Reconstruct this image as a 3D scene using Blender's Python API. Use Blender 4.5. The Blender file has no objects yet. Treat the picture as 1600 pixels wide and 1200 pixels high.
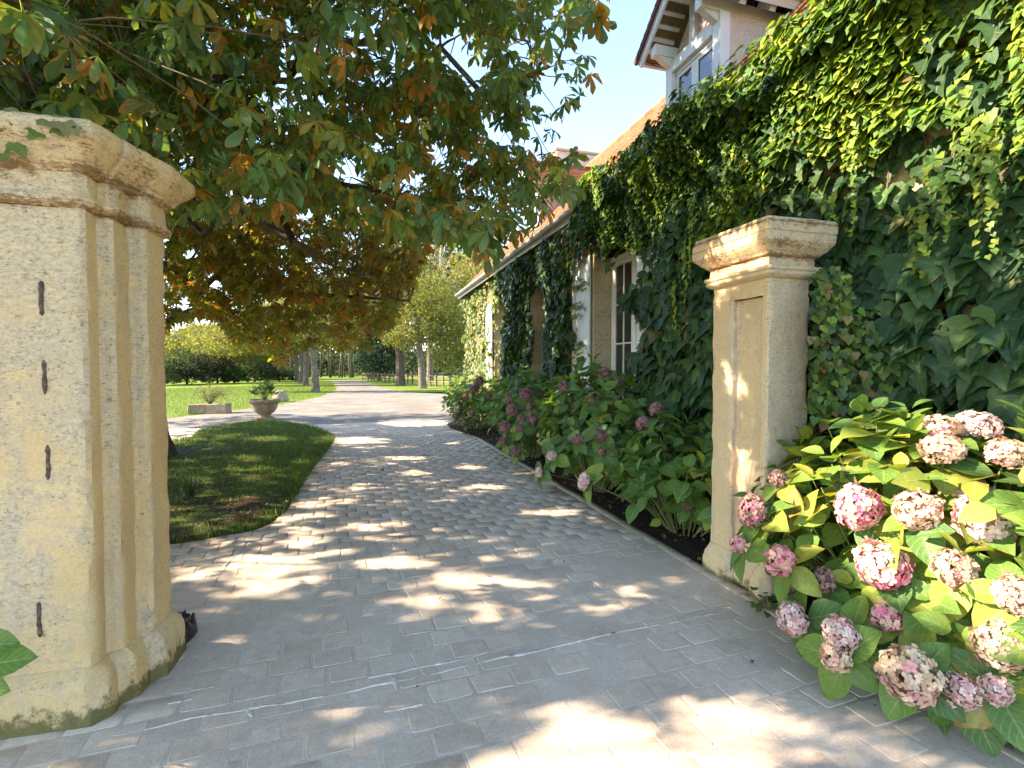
import bpy, math, random
import numpy as np
from mathutils import Vector, Matrix, noise

random.seed(7)
RNG = np.random.default_rng(11)
R = math.radians
S = bpy.context.scene
C = S.collection

# ------------------------------------------------------------------ camera, sky, sun, exposure
PSI, PITCH, EYE, FPX = R(16.7), R(1.79), 1.6, 800.0
cam = bpy.data.cameras.new('camera')
camo = bpy.data.objects.new('camera', cam)
C.objects.link(camo)
cam.sensor_width = 36.0
cam.lens = 36.0 * FPX / 1600.0
cam.clip_start, cam.clip_end = 0.05, 3000
camo.location = (0, 0, EYE)
camo.rotation_euler = (R(90) - PITCH, 0, -PSI)
S.camera = camo

SUN_EL = R(34)
SUN_H = Vector((-0.985, 0.17, 0)).normalized()
SUN = Vector((SUN_H.x * math.cos(SUN_EL), SUN_H.y * math.cos(SUN_EL), math.sin(SUN_EL)))
w = bpy.data.worlds.new('World')
S.world = w
w.use_nodes = True
wn = w.node_tree.nodes
wl = w.node_tree.links
wn.clear()
wo = wn.new('ShaderNodeOutputWorld')
wb = wn.new('ShaderNodeBackground')
ws = wn.new('ShaderNodeTexSky')
ws.sky_type = 'NISHITA'
ws.sun_disc = False
ws.sun_elevation = SUN_EL
ws.sun_rotation = math.atan2(SUN.x, SUN.y)
ws.air_density, ws.dust_density, ws.ozone_density = 1.0, 0.05, 4.2
wb.inputs['Strength'].default_value = 0.15
wl.new(ws.outputs[0], wb.inputs[0])
wl.new(wb.outputs[0], wo.inputs[0])

sl = bpy.data.lights.new('sun', 'SUN')
sl.energy = 4.1
sl.angle = R(0.53)
sl.color = (1.0, 0.93, 0.82)
so = bpy.data.objects.new('sun', sl)
C.objects.link(so)
so.location = SUN * 60
so.rotation_euler = SUN.to_track_quat('Z', 'Y').to_euler()

S.view_settings.view_transform = 'Standard'
S.view_settings.look = 'None'
S.view_settings.gamma = 1.0
S.view_settings.exposure = 2.40
S.view_settings.use_curve_mapping = False
S.view_settings.use_white_balance = True
S.view_settings.white_balance_temperature = 7750
S.view_settings.white_balance_tint = 15
S.render.engine = 'CYCLES'
cy = S.cycles
cy.max_bounces, cy.diffuse_bounces, cy.glossy_bounces, cy.transmission_bounces = 6, 4, 2, 4
cy.transparent_max_bounces = 4
cy.caustics_reflective = cy.caustics_refractive = False
cy.use_denoising = True
cy.sample_clamp_indirect = 6.0

# ------------------------------------------------------------------ coordinates
CP, SP = math.cos(PSI), math.sin(PSI)
def world(u, v, z=0.0):                       # right / forward of the eye on the level -> world
    return Vector((u * CP + v * SP, -u * SP + v * CP, z))
def at(px, py, v):                            # a point of the place at level distance v, seen at a given spot
    k = math.tan(PITCH)
    t = (600 - py) / FPX
    a = (px - 800) / FPX
    fwd = math.cos(PITCH) + t * math.sin(PITCH)
    up = -math.sin(PITCH) + t * math.cos(PITCH)
    return world(a * v / fwd, v, EYE + up * v / fwd)
def ground(px, py, z=0.0):
    t = (600 - py) / FPX
    fwd = math.cos(PITCH) + t * math.sin(PITCH)
    up = -math.sin(PITCH) + t * math.cos(PITCH)
    v = (z - EYE) / up * fwd
    return at(px, py, v)
def project(P):                               # (N,3) -> px, py, v  (used to prune boughs to their outline)
    P = np.asarray(P, float).reshape(-1, 3)
    u = P[:, 0] * CP - P[:, 1] * SP
    v = P[:, 0] * SP + P[:, 1] * CP
    z = P[:, 2] - EYE
    f = v * math.cos(PITCH) - z * math.sin(PITCH)
    up = v * math.sin(PITCH) + z * math.cos(PITCH)
    f2 = np.where(np.abs(f) < 1e-3, 1e-3, f)
    return 800 + FPX * u / f2, 600 - FPX * up / f2, f
def in_poly(x, y, poly):
    x, y = np.asarray(x, float), np.asarray(y, float)
    r = np.zeros(x.shape, bool)
    n = len(poly)
    for i in range(n):
        x0, y0 = poly[i][:2]
        x1, y1 = poly[(i + 1) % n][:2]
        c = ((y0 > y) != (y1 > y))
        with np.errstate(divide='ignore', invalid='ignore'):
            xi = (x1 - x0) * (y - y0) / ((y1 - y0) if y1 != y0 else 1e-9) + x0
        r ^= c & (x < xi)
    return r

# ------------------------------------------------------------------ object helpers
def fast_mesh(name, V, F, attrs=None, smooth=False, mats=()):
    """V (n,3); F one array or list of arrays of equal-sided faces; attrs: name -> (n,3|4) colours on points"""
    V = np.ascontiguousarray(V, dtype=np.float32)
    Fs = F if isinstance(F, list) else [F]
    Fs = [np.asarray(f, dtype=np.int32) for f in Fs if len(f)]
    me = bpy.data.meshes.new(name)
    me.vertices.add(len(V))
    me.vertices.foreach_set('co', V.ravel())
    nl = sum(f.size for f in Fs)
    me.loops.add(nl)
    me.loops.foreach_set('vertex_index', np.concatenate([f.ravel() for f in Fs]))
    npol = sum(len(f) for f in Fs)
    me.polygons.add(npol)
    st, k = [], 0
    for f in Fs:
        st.append(k + np.arange(len(f), dtype=np.int32) * f.shape[1])
        k += f.size
    me.polygons.foreach_set('loop_start', np.concatenate(st))
    if smooth:
        me.polygons.foreach_set('use_smooth', np.ones(npol, bool))
    for an, A in (attrs or {}).items():
        A = np.asarray(A, np.float32)
        if A.shape[1] == 3:
            A = np.concatenate([A, np.ones((len(A), 1), np.float32)], 1)
        at_ = me.attributes.new(an, 'FLOAT_COLOR', 'POINT')
        at_.data.foreach_set('color', np.ascontiguousarray(A).ravel())
    for m in mats:
        me.materials.append(m)
    me.update(calc_edges=True)
    me.validate()
    return me
def link(name, me, parent=None, kind=None, loc=None, rot=None):
    o = bpy.data.objects.new(name, me)
    C.objects.link(o)
    if parent is not None:
        o.parent = parent
    if kind:
        o['kind'] = kind
    if loc is not None:
        o.location = loc
    if rot is not None:
        o.rotation_euler = rot
    return o
def tag(o, label, cat, group=None):
    o['label'] = label
    o['category'] = cat
    if group:
        o['group'] = group
    return o
def empty(name, loc, label, cat, group=None, rot=0.0):
    o = bpy.data.objects.new(name, None)
    o.empty_display_size = 0.2
    C.objects.link(o)
    o.location = loc
    o.rotation_euler = (0, 0, rot)
    return tag(o, label, cat, group)
def copy_tree(o, parent=None, loc=None):
    c = o.copy()
    C.objects.link(c)
    if parent is not None:
        c.parent = parent
    if loc is not None:
        c.location = loc
    for ch in list(o.children):
        copy_tree(ch, c)
    return c

class MB:
    """collects vertices / polygons of one mesh"""
    def __init__(self):
        self.V, self.F = [], []
    def add(self, V, F):
        b = len(self.V)
        self.V += [tuple(v) for v in V]
        self.F += [tuple(i + b for i in f) for f in F]
        return self
    def box(self, x0, x1, y0, y1, z0, z1, bev=0.0):
        if bev <= 0:
            V = [(x0, y0, z0), (x1, y0, z0), (x1, y1, z0), (x0, y1, z0), (x0, y0, z1), (x1, y0, z1), (x1, y1, z1), (x0, y1, z1)]
            F = [(3, 2, 1, 0), (4, 5, 6, 7), (0, 1, 5, 4), (1, 2, 6, 5), (2, 3, 7, 6), (3, 0, 4, 7)]
            return self.add(V, F)
        b = min(bev, (x1 - x0) * .45, (y1 - y0) * .45, (z1 - z0) * .45)
        V, idx = [], {}
        for ax in range(3):
            for sx in (0, 1):
                for sy in (0, 1):
                    for sz in (0, 1):
                        s = (sx, sy, sz)
                        p = []
                        for k, (lo, hi) in enumerate(((x0, x1), (y0, y1), (z0, z1))):
                            q = hi if s[k] else lo
                            if k != ax:
                                q += -b if s[k] else b
                            p.append(q)
                        idx[(ax, s)] = len(V)
                        V.append(p)
        F = []
        for ax in range(3):
            o1, o2 = [(1, 2), (2, 0), (0, 1)][ax]
            for side in (0, 1):
                q = []
                for a, c in ((0, 0), (1, 0), (1, 1), (0, 1)):
                    s = [0, 0, 0]
                    s[ax], s[o1], s[o2] = side, a, c
                    q.append(idx[(ax, tuple(s))])
                F.append(tuple(q if side else q[::-1]))
        for ax in range(3):                      # edges parallel to ax
            o1, o2 = [(1, 2), (2, 0), (0, 1)][ax]
            for a in (0, 1):
                for c in (0, 1):
                    s0, s1 = [0, 0, 0], [0, 0, 0]
                    s0[o1] = s1[o1] = a
                    s0[o2] = s1[o2] = c
                    s1[ax] = 1
                    q = (idx[(o1, tuple(s0))], idx[(o1, tuple(s1))], idx[(o2, tuple(s1))], idx[(o2, tuple(s0))])
                    F.append(q)
        for sx in (0, 1):
            for sy in (0, 1):
                for sz in (0, 1):
                    s = (sx, sy, sz)
                    F.append((idx[(0, s)], idx[(1, s)], idx[(2, s)]))
        return self.add(V, F)
    def xform(self, M):
        self.V = [tuple(M @ Vector(v)) for v in self.V]
        return self
    def tube(self, pts, rad, n=6, cap=True):
        pts = [Vector(p) for p in pts]
        rings = []
        prev = None
        for i, p in enumerate(pts):
            d = (pts[min(i + 1, len(pts) - 1)] - pts[max(i - 1, 0)])
            d = d.normalized() if d.length > 1e-9 else Vector((0, 0, 1))
            if prev is None:
                a = d.orthogonal().normalized()
            else:
                a = (prev - d * prev.dot(d))
                a = a.normalized() if a.length > 1e-6 else d.orthogonal().normalized()
            prev = a
            b = d.cross(a)
            r = rad[i] if hasattr(rad, '__len__') else rad
            rings.append([p + (a * math.cos(2 * math.pi * k / n) + b * math.sin(2 * math.pi * k / n)) * r for k in range(n)])
        V = [v for r in rings for v in r]
        F = []
        for i in range(len(pts) - 1):
            for k in range(n):
                F.append((i * n + k, i * n + (k + 1) % n, (i + 1) * n + (k + 1) % n, (i + 1) * n + k))
        if cap:
            F.append(tuple(range(n))[::-1])
            F.append(tuple((len(pts) - 1) * n + k for k in range(n)))
        return self.add(V, F)
    def lathe(self, prof, n=32, z0=0.0):
        V, F = [], []
        for r, z in prof:
            for k in range(n):
                a = 2 * math.pi * k / n
                V.append((r * math.cos(a), r * math.sin(a), z + z0))
        for i in range(len(prof) - 1):
            for k in range(n):
                F.append((i * n + k, i * n + (k + 1) % n, (i + 1) * n + (k + 1) % n, (i + 1) * n + k))
        F.append(tuple(range(n))[::-1])
        F.append(tuple((len(prof) - 1) * n + k for k in range(n)))
        return self.add(V, F)
    def mesh(self, name, mat, smooth=False, fix=True):
        me = bpy.data.meshes.new(name)
        me.from_pydata(self.V, [], self.F)
        if fix:
            import bmesh
            bm = bmesh.new()
            bm.from_mesh(me)
            bmesh.ops.recalc_face_normals(bm, faces=bm.faces)
            bm.to_mesh(me)
            bm.free()
        if smooth:
            me.polygons.foreach_set('use_smooth', np.ones(len(me.polygons), bool))
        me.materials.append(mat)
        me.update()
        return me
    def build(self, name, mat, parent=None, smooth=False, kind=None, loc=None, rot=None, fix=True):
        return link(name, self.mesh(name, mat, smooth, fix), parent, kind, loc, rot)

def nz(p, s=1.0, o=0.0):
    return noise.noise(Vector((p[0] * s + o, p[1] * s + o * 1.7, p[2] * s - o)))

# ------------------------------------------------------------------ materials
class NT:
    def __init__(self, name):
        self.m = bpy.data.materials.new(name)
        self.m.use_nodes = True
        self.t = self.m.node_tree
        self.n, self.l = self.t.nodes, self.t.links
        self.n.clear()
        self.out = self.n.new('ShaderNodeOutputMaterial')
        self._co = {}
    def node(self, typ, **kw):
        n = self.n.new(typ)
        for k, v in kw.items():
            if k in n.inputs:
                self.put(n.inputs[k], v)
            else:
                setattr(n, k, v)
        return n
    def put(self, sock, v):
        if isinstance(v, bpy.types.NodeSocket):
            self.l.new(v, sock)
        else:
            if hasattr(sock.default_value, '__len__') and isinstance(v, (tuple, list)) and len(v) == 3 and len(sock.default_value) == 4:
                v = (*v, 1.0)
            sock.default_value = v
    def co(self, kind='Object'):
        if kind not in self._co:
            if kind == 'World':
                self._co[kind] = self.node('ShaderNodeNewGeometry').outputs['Position']
            else:
                self._co[kind] = self.node('ShaderNodeTexCoord').outputs[kind]
        return self._co[kind]
    def mapped(self, vec, scale=(1, 1, 1), rot=(0, 0, 0)):
        n = self.n.new('ShaderNodeMapping')
        self.l.new(vec, n.inputs['Vector'])
        n.inputs['Scale'].default_value = scale
        n.inputs['Rotation'].default_value = rot
        return n.outputs[0]
    def noise(self, scale, detail=4, rough=0.55, vec=None, dist=0.0, kind='Object'):
        n = self.n.new('ShaderNodeTexNoise')
        self.l.new(vec if vec is not None else self.co(kind), n.inputs['Vector'])
        n.inputs['Scale'].default_value = scale
        n.inputs['Detail'].default_value = detail
        n.inputs['Roughness'].default_value = rough
        n.inputs['Distortion'].default_value = dist
        return n.outputs['Fac']
    def voronoi(self, scale, feature='F1', vec=None, out='Distance', kind='Object'):
        n = self.n.new('ShaderNodeTexVoronoi')
        n.feature = feature
        self.l.new(vec if vec is not None else self.co(kind), n.inputs['Vector'])
        n.inputs['Scale'].default_value = scale
        return n.outputs[out]
    def ramp(self, fac, stops):
        n = self.n.new('ShaderNodeValToRGB')
        el = n.color_ramp.elements
        while len(el) > 1:
            el.remove(el[-1])
        for i, (p, c) in enumerate(stops):
            e = el[0] if i == 0 else el.new(p)
            e.position = p
            c = c if hasattr(c, '__len__') else (c, c, c)
            e.color = (*c[:3], 1)
        self.l.new(fac, n.inputs[0])
        return n.outputs[0]
    def step(self, fac, a, b, lo=0.0, hi=1.0):
        n = self.n.new('ShaderNodeMapRange')
        n.interpolation_type = 'SMOOTHSTEP'
        self.put(n.inputs[0], fac)
        for i, v in enumerate((a, b, lo, hi)):
            n.inputs[i + 1].default_value = v
        return n.outputs[0]
    def math(self, op, a, b=0.0, c=None):
        n = self.n.new('ShaderNodeMath')
        n.operation = op
        self.put(n.inputs[0], a)
        self.put(n.inputs[1], b)
        if c is not None:
            self.put(n.inputs[2], c)
        return n.outputs[0]
    def mix(self, fac, a, b, mode='MIX'):
        n = self.n.new('ShaderNodeMix')
        n.data_type = 'RGBA'
        n.blend_type = mode
        self.put(n.inputs[0], fac)
        self.put(n.inputs[6], a)
        self.put(n.inputs[7], b)
        return n.outputs[2]
    def attr(self, name, out='Color'):
        n = self.n.new('ShaderNodeAttribute')
        n.attribute_name = name
        return n.outputs[out]
    def sep(self, v):
        n = self.n.new('ShaderNodeSeparateXYZ')
        self.l.new(v, n.inputs[0])
        return n.outputs
    def rand(self):
        return self.node('ShaderNodeObjectInfo').outputs['Random']
    def bump(self, h, strength=0.3, dist=0.01):
        n = self.n.new('ShaderNodeBump')
        n.inputs['Strength'].default_value = strength
        n.inputs['Distance'].default_value = dist
        self.l.new(h, n.inputs['Height'])
        return n.outputs[0]
    def bsdf(self, color, rough=0.8, spec=0.3, normal=None, metal=0.0, out=True, **kw):
        n = self.n.new('ShaderNodeBsdfPrincipled')
        self.put(n.inputs['Base Color'], color)
        self.put(n.inputs['Roughness'], rough)
        self.put(n.inputs['Specular IOR Level'], spec)
        self.put(n.inputs['Metallic'], metal)
        if normal is not None:
            self.l.new(normal, n.inputs['Normal'])
        for k, v in kw.items():
            self.put(n.inputs[k], v)
        if out:
            self.l.new(n.outputs[0], self.out.inputs[0])
        return n.outputs[0]

def leaf_material(name, rough=0.42, spec=0.45, trans=0.3, brown=(0.17, 0.055, 0.018), veins=7.0, vein_amt=0.25, edge_bias=0.0, blotch=14.0, trans_tint=(1.55, 1.5, 0.62)):
    """tint: leaf colour; luv: r across 0..1, g along 0..1, b age (0 green .. 1 withered)"""
    t = NT(name)
    tint = t.attr('tint')
    luv = t.sep(t.attr('luv'))
    across = t.math('ABSOLUTE', t.math('MULTIPLY_ADD', luv[0], 2.0, -1.0))
    wave = t.math('MULTIPLY_ADD', across, -0.35, luv[1])
    fr = t.math('FRACT', t.math('MULTIPLY', wave, veins))
    v1 = t.step(t.math('ABSOLUTE', t.math('SUBTRACT', fr, 0.5)), 0.40, 0.5)
    v2 = t.step(across, 0.10, 0.0)
    vein = t.math('MAXIMUM', v1, v2)
    n = t.noise(blotch, 3, 0.6, kind='World')
    edge = t.math('MULTIPLY', across, across)
    edge = t.math('MAXIMUM', edge, t.math('MULTIPLY', t.step(luv[1], 0.55, 1.0), 0.8))
    k = t.math('ADD', t.math('ADD', t.math('MULTIPLY', n, 0.9), t.math('MULTIPLY', edge, 0.22 + edge_bias)), t.math('MULTIPLY', luv[2], 1.25))
    k = t.math('ADD', k, t.math('MULTIPLY', t.math('SUBTRACT', t.noise(blotch * 0.45, 3, 0.6, kind='World'), 0.5), 0.9))
    wither = t.step(k, 0.98, 1.16)
    base = t.mix(t.math('MULTIPLY', vein, vein_amt), tint, t.mix(0.6, tint, (0.35, 0.42, 0.18)))
    mott = t.noise(blotch * 3.0, 2, 0.6, kind='World')
    base = t.mix(1.0, base, t.ramp(mott, [(0.2, (0.78, 0.8, 0.75)), (0.8, (1.2, 1.16, 1.15))]), 'MULTIPLY')
    br = t.mix(n, brown, (min(1, brown[0] * 2.0), brown[1] * 2.3, brown[2] * 1.6))
    col = t.mix(wither, base, br)
    nrm = t.bump(t.math('ADD', vein, mott), 0.35, 0.004)
    p = t.bsdf(col, t.mix(wither, (rough, rough, rough), (0.8, 0.8, 0.8)), spec, nrm, out=False)
    tr = t.node('ShaderNodeBsdfTranslucent')
    t.put(tr.inputs['Color'], t.mix(1.0, col, trans_tint, 'MULTIPLY'))
    mx = t.node('ShaderNodeMixShader')
    mx.inputs[0].default_value = trans
    t.l.new(p, mx.inputs[1])
    t.l.new(tr.outputs[0], mx.inputs[2])
    t.l.new(mx.outputs[0], t.out.inputs[0])
    return t.m

def stone_material(name, base=((0.50, 0.40, 0.26), (0.62, 0.52, 0.36)), weather=0.5, mottle=0.85):
    t = NT(name)
    n1 = t.noise(2.2, 5, 0.6)
    n2 = t.noise(13.0, 8, 0.72)
    n3 = t.noise(70.0, 3, 0.7)
    col = t.mix(t.step(n1, 0.3, 0.7), (*base[0], 1), (*base[1], 1))
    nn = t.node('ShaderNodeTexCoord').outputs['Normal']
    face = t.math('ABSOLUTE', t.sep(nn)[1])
    # side faces tinted warmer: bounced light put into the colour over the ochre
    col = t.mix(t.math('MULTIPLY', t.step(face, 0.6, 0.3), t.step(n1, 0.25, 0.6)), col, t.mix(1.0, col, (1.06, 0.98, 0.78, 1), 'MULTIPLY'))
    # stretched water stains running down the stone
    st = t.noise(1.0, 5, 0.6, vec=t.mapped(t.co(), (9, 9, 0.9)))
    col = t.mix(t.math('MULTIPLY', t.step(st, 0.52, 0.72), 0.45), col, (0.44, 0.37, 0.30, 1))
    # grey lichen on the faces that look along the drive, which catch the rain
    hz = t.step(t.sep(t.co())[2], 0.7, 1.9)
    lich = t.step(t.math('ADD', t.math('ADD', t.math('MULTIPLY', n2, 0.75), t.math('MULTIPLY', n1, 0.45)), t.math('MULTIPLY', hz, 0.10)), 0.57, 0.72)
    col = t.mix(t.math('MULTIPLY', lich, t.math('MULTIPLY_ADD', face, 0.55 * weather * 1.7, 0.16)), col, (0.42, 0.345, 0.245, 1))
    mo = t.noise(30.0, 6, 0.8, vec=t.mapped(t.co(), (1, 1, 1.7)))
    pt = t.step(t.math('ADD', t.noise(2.6, 5, 0.62, dist=0.6), t.math('MULTIPLY', hz, 0.10)), 0.50, 0.63)
    pt = t.math('MULTIPLY_ADD', pt, 0.86, 0.10)
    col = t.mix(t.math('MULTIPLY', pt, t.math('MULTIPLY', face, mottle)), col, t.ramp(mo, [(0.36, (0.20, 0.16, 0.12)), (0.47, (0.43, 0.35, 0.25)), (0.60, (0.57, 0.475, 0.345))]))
    # black specks
    spk = t.math('MULTIPLY', t.step(t.noise(44.0, 5, 0.8, vec=t.mapped(t.co(), (1, 1, 2.2))), 0.545, 0.62), t.step(t.math('ADD', t.noise(4.5, 4, 0.65), t.math('MULTIPLY', hz, 0.09)), 0.46, 0.62))
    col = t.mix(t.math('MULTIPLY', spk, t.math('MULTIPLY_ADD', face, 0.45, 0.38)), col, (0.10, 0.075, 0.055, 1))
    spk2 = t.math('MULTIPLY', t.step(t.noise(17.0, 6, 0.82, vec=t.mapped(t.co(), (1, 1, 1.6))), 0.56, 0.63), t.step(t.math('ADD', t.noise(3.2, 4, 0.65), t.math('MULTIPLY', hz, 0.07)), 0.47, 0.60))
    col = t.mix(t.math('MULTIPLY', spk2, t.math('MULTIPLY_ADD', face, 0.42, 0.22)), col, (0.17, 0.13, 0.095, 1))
    # pitted holes
    pit = t.step(t.voronoi(34.0), 0.16, 0.07)
    pit = t.math('MULTIPLY', pit, t.step(t.noise(5.5, 3), 0.5, 0.62))
    col = t.mix(t.math('MULTIPLY', pit, 0.7), col, (0.14, 0.09, 0.05, 1))
    # attribute 'stain': rust-brown lichen in the mouldings (r), moss near the ground (g)
    sa = t.sep(t.attr('stain'))
    rn = t.math('ADD', t.math('MULTIPLY', t.noise(30.0, 6, 0.8, vec=t.mapped(t.co(), (1, 1, 3.2))), 0.62), t.math('MULTIPLY', t.noise(5.0, 4, 0.7), 0.38))
    rs = t.step(t.math('ADD', rn, t.math('MULTIPLY', sa[0], 0.20)), 0.575, 0.68)
    rs = t.math('MULTIPLY', rs, t.step(sa[0], 0.02, 0.25))
    col = t.mix(t.math('MULTIPLY', rs, 0.80), col, (0.15, 0.07, 0.03, 1))
    ms = t.step(t.math('ADD', t.noise(11.0, 5, 0.7), t.math('MULTIPLY', sa[1], 0.5)), 0.72, 0.9)
    ms = t.math('MULTIPLY', ms, t.step(sa[1], 0.02, 0.4))
    col = t.mix(t.math('MULTIPLY', ms, 0.85), col, (0.085, 0.085, 0.022, 1))
    col = t.mix(1.0, col, t.ramp(n3, [(0.25, (0.85, 0.85, 0.85)), (0.75, (1.12, 1.12, 1.12))]), 'MULTIPLY')
    h = t.math('ADD', t.math('MULTIPLY', n3, 0.35), t.math('SUBTRACT', t.math('MULTIPLY', n2, 1.0), t.math('MULTIPLY', pit, 0.8)))
    t.bsdf(col, 0.92, 0.15, t.bump(h, 0.55, 0.012))
    return t.m

def simple(name, color, rough=0.7, spec=0.3, metal=0.0, var=0.15, scale=12.0, bump=0.15, dist=0.004, dirt=None):
    t = NT(name)
    n = t.noise(scale, 5, 0.6)
    col = t.mix(1.0, (*color, 1), t.ramp(n, [(0.25, (1 - var,) * 3), (0.75, (1 + var,) * 3)]), 'MULTIPLY')
    if dirt:
        col = t.mix(t.math('MULTIPLY', t.step(t.noise(scale * 0.35, 6, 0.7), 0.5, 0.7), dirt[1]), col, (*dirt[0], 1))
    t.bsdf(col, rough, spec, t.bump(t.noise(scale * 5, 4, 0.6), bump, dist), metal)
    return t.m
M = {}
# ================================================================== materials of the setting
def mk():
    # dry mown grass of the ground
    t = NT('grass_ground')
    n = t.noise(0.35, 5, 0.6, kind='World')
    f = t.noise(22.0, 4, 0.7, kind='World')
    col = t.ramp(n, [(0.3, (0.13, 0.205, 0.028)), (0.55, (0.165, 0.235, 0.034)), (0.75, (0.20, 0.22, 0.055))])
    col = t.mix(1.0, col, t.ramp(f, [(0.25, (0.6, 0.62, 0.55)), (0.75, (1.3, 1.25, 1.2))]), 'MULTIPLY')
    t.bsdf(col, 0.85, 0.15, t.bump(t.noise(60.0, 4, 0.8, kind='World'), 0.9, 0.05))
    M['grass'] = t.m
    t = NT('turf_soil')
    n = t.noise(1.1, 5, 0.65, kind='World')
    f = t.noise(38.0, 5, 0.7, kind='World')
    p = t.step(t.math('ADD', n, t.math('MULTIPLY', t.math('SUBTRACT', f, 0.5), 0.25)), 0.42, 0.52)
    col = t.mix(p, (0.060, 0.036, 0.022, 1), (0.055, 0.085, 0.018, 1))
    col = t.mix(1.0, col, t.ramp(f, [(0.2, (0.55, 0.55, 0.55)), (0.8, (1.45, 1.4, 1.35))]), 'MULTIPLY')
    t.bsdf(col, 0.95, 0.1, t.bump(f, 0.9, 0.02))
    M['turf'] = t.m
    t = NT('bed_soil')
    f = t.noise(30.0, 5, 0.7, kind='World')
    g = t.noise(110.0, 3, 0.7, kind='World')
    col = t.ramp(f, [(0.25, (0.02, 0.013, 0.009)), (0.6, (0.05, 0.032, 0.022)), (0.85, (0.12, 0.078, 0.052))])
    t.bsdf(col, 0.95, 0.15, t.bump(t.math('ADD', f, t.math('MULTIPLY', g, 0.5)), 1.0, 0.03))
    M['soil'] = t.m
    t = NT('pale_gravel')
    v = t.voronoi(46.0, out='Color', kind='World')
    vd = t.voronoi(46.0, kind='World')
    n = t.noise(0.7, 5, 0.6, kind='World')
    col = t.mix(t.step(n, 0.35, 0.7), (0.20, 0.18, 0.15, 1), (0.28, 0.255, 0.215, 1))
    sv = t.sep(v)
    col = t.mix(1.0, col, t.ramp(sv[0], [(0.0, (0.55, 0.54, 0.53)), (1.0, (1.25, 1.22, 1.18))]), 'MULTIPLY')
    lf = t.step(t.noise(9.0, 5, 0.75, kind='World'), 0.66, 0.72)
    col = t.mix(t.math('MULTIPLY', lf, 0.8), col, (0.12, 0.06, 0.03, 1))
    t.bsdf(col, 0.95, 0.15, t.bump(vd, 0.8, 0.015))
    M['gravel'] = t.m
    t = NT('lime_mortar')
    n = t.noise(3.0, 5, 0.6, kind='World')
    f = t.noise(90.0, 4, 0.7, kind='World')
    col = t.ramp(n, [(0.35, (0.52, 0.42, 0.325)), (0.65, (0.63, 0.525, 0.415))])
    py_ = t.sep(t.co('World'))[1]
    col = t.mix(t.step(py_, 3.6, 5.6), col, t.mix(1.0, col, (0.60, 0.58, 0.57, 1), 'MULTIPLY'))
    col = t.mix(1.0, col, t.ramp(f, [(0.2, (0.7, 0.7, 0.7)), (0.8, (1.2, 1.2, 1.2))]), 'MULTIPLY')
    t.bsdf(col, 0.95, 0.1, t.bump(f, 0.6, 0.006))
    M['mortar'] = t.m
    # paving setts: cast stone, a little different from sett to sett
    t = NT('sett_stone')
    pr = t.attr('tint')
    ob = t.rand()
    n = t.noise(0.9, 5, 0.6, kind='World')
    f = t.noise(75.0, 5, 0.75, kind='World')
    g = t.noise(14.0, 4, 0.65, kind='World')
    sp = t.step(t.noise(150.0, 2, 0.6, kind='World'), 0.66, 0.74)
    col = t.mix(t.step(n, 0.35, 0.68), (0.59, 0.475, 0.36, 1), (0.68, 0.565, 0.44, 1))
    col = t.mix(1.0, col, t.ramp(t.math('FRACT', t.math('MULTIPLY', ob, 7.13)), [(0.0, (0.90, 0.885, 0.88)), (0.5, (1, 0.985, 0.975)), (1.0, (1.06, 1.06, 1.06))]), 'MULTIPLY')
    col = t.mix(1.0, col, pr, 'MULTIPLY')
    col = t.mix(1.0, col, t.ramp(f, [(0.2, (0.74, 0.74, 0.74)), (0.8, (1.18, 1.18, 1.18))]), 'MULTIPLY')
    col = t.mix(1.0, col, t.ramp(g, [(0.25, (0.82, 0.81, 0.8)), (0.75, (1.1, 1.1, 1.1))]), 'MULTIPLY')
    col = t.mix(t.math('MULTIPLY', sp, 0.55), col, (0.10, 0.085, 0.075, 1))
    t.bsdf(col, 0.88, 0.2, t.bump(t.math('ADD', f, t.math('MULTIPLY', g, 0.6)), 0.5, 0.006))
    M['sett'] = t.m
    M['seam'] = simple('white_cement', (0.58, 0.52, 0.45), 0.95, 0.1, var=0.25, scale=40, bump=0.8, dirt=((0.16, 0.13, 0.11), 0.8))
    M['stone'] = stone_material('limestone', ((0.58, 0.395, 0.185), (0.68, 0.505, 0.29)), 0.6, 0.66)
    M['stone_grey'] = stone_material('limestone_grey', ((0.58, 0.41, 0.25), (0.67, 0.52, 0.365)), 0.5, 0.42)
    M['rubble'] = stone_material('wall_rubble', ((0.30, 0.25, 0.20), (0.42, 0.36, 0.29)), 0.6)
    M['ashlar'] = stone_material('ashlar', ((0.50, 0.38, 0.22), (0.60, 0.48, 0.31)), 0.2)
    M['urn'] = stone_material('urn_stone', ((0.22, 0.165, 0.11), (0.30, 0.23, 0.16)), 0.3)
    M['rust'] = simple('rusty_iron', (0.15, 0.10, 0.085), 0.95, 0.1, 0.0, 0.6, 70, 1.0, 0.010, ((0.42, 0.36, 0.30), 0.9))
    # grey white painted joinery
    M['paint'] = simple('grey_white_paint', (0.60, 0.62, 0.64), 0.5, 0.35, var=0.05, scale=6, bump=0.08, dirt=((0.42, 0.40, 0.36), 0.35))
    M['white'] = simple('white_paint', (0.74, 0.74, 0.72), 0.45, 0.4, var=0.04, scale=6, bump=0.05)
    M['render'] = simple('pink_render', (0.56, 0.44, 0.38), 0.95, 0.1, var=0.16, scale=5, bump=0.7, dist=0.03, dirt=((0.36, 0.28, 0.25), 0.5))
    M['soffit'] = simple('soffit_wood', (0.22, 0.16, 0.10), 0.85, 0.2, var=0.3, scale=8, bump=0.4)
    M['zinc'] = simple('zinc_gutter', (0.34, 0.32, 0.29), 0.5, 0.4, 0.3, 0.15, 7, 0.1)
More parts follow.
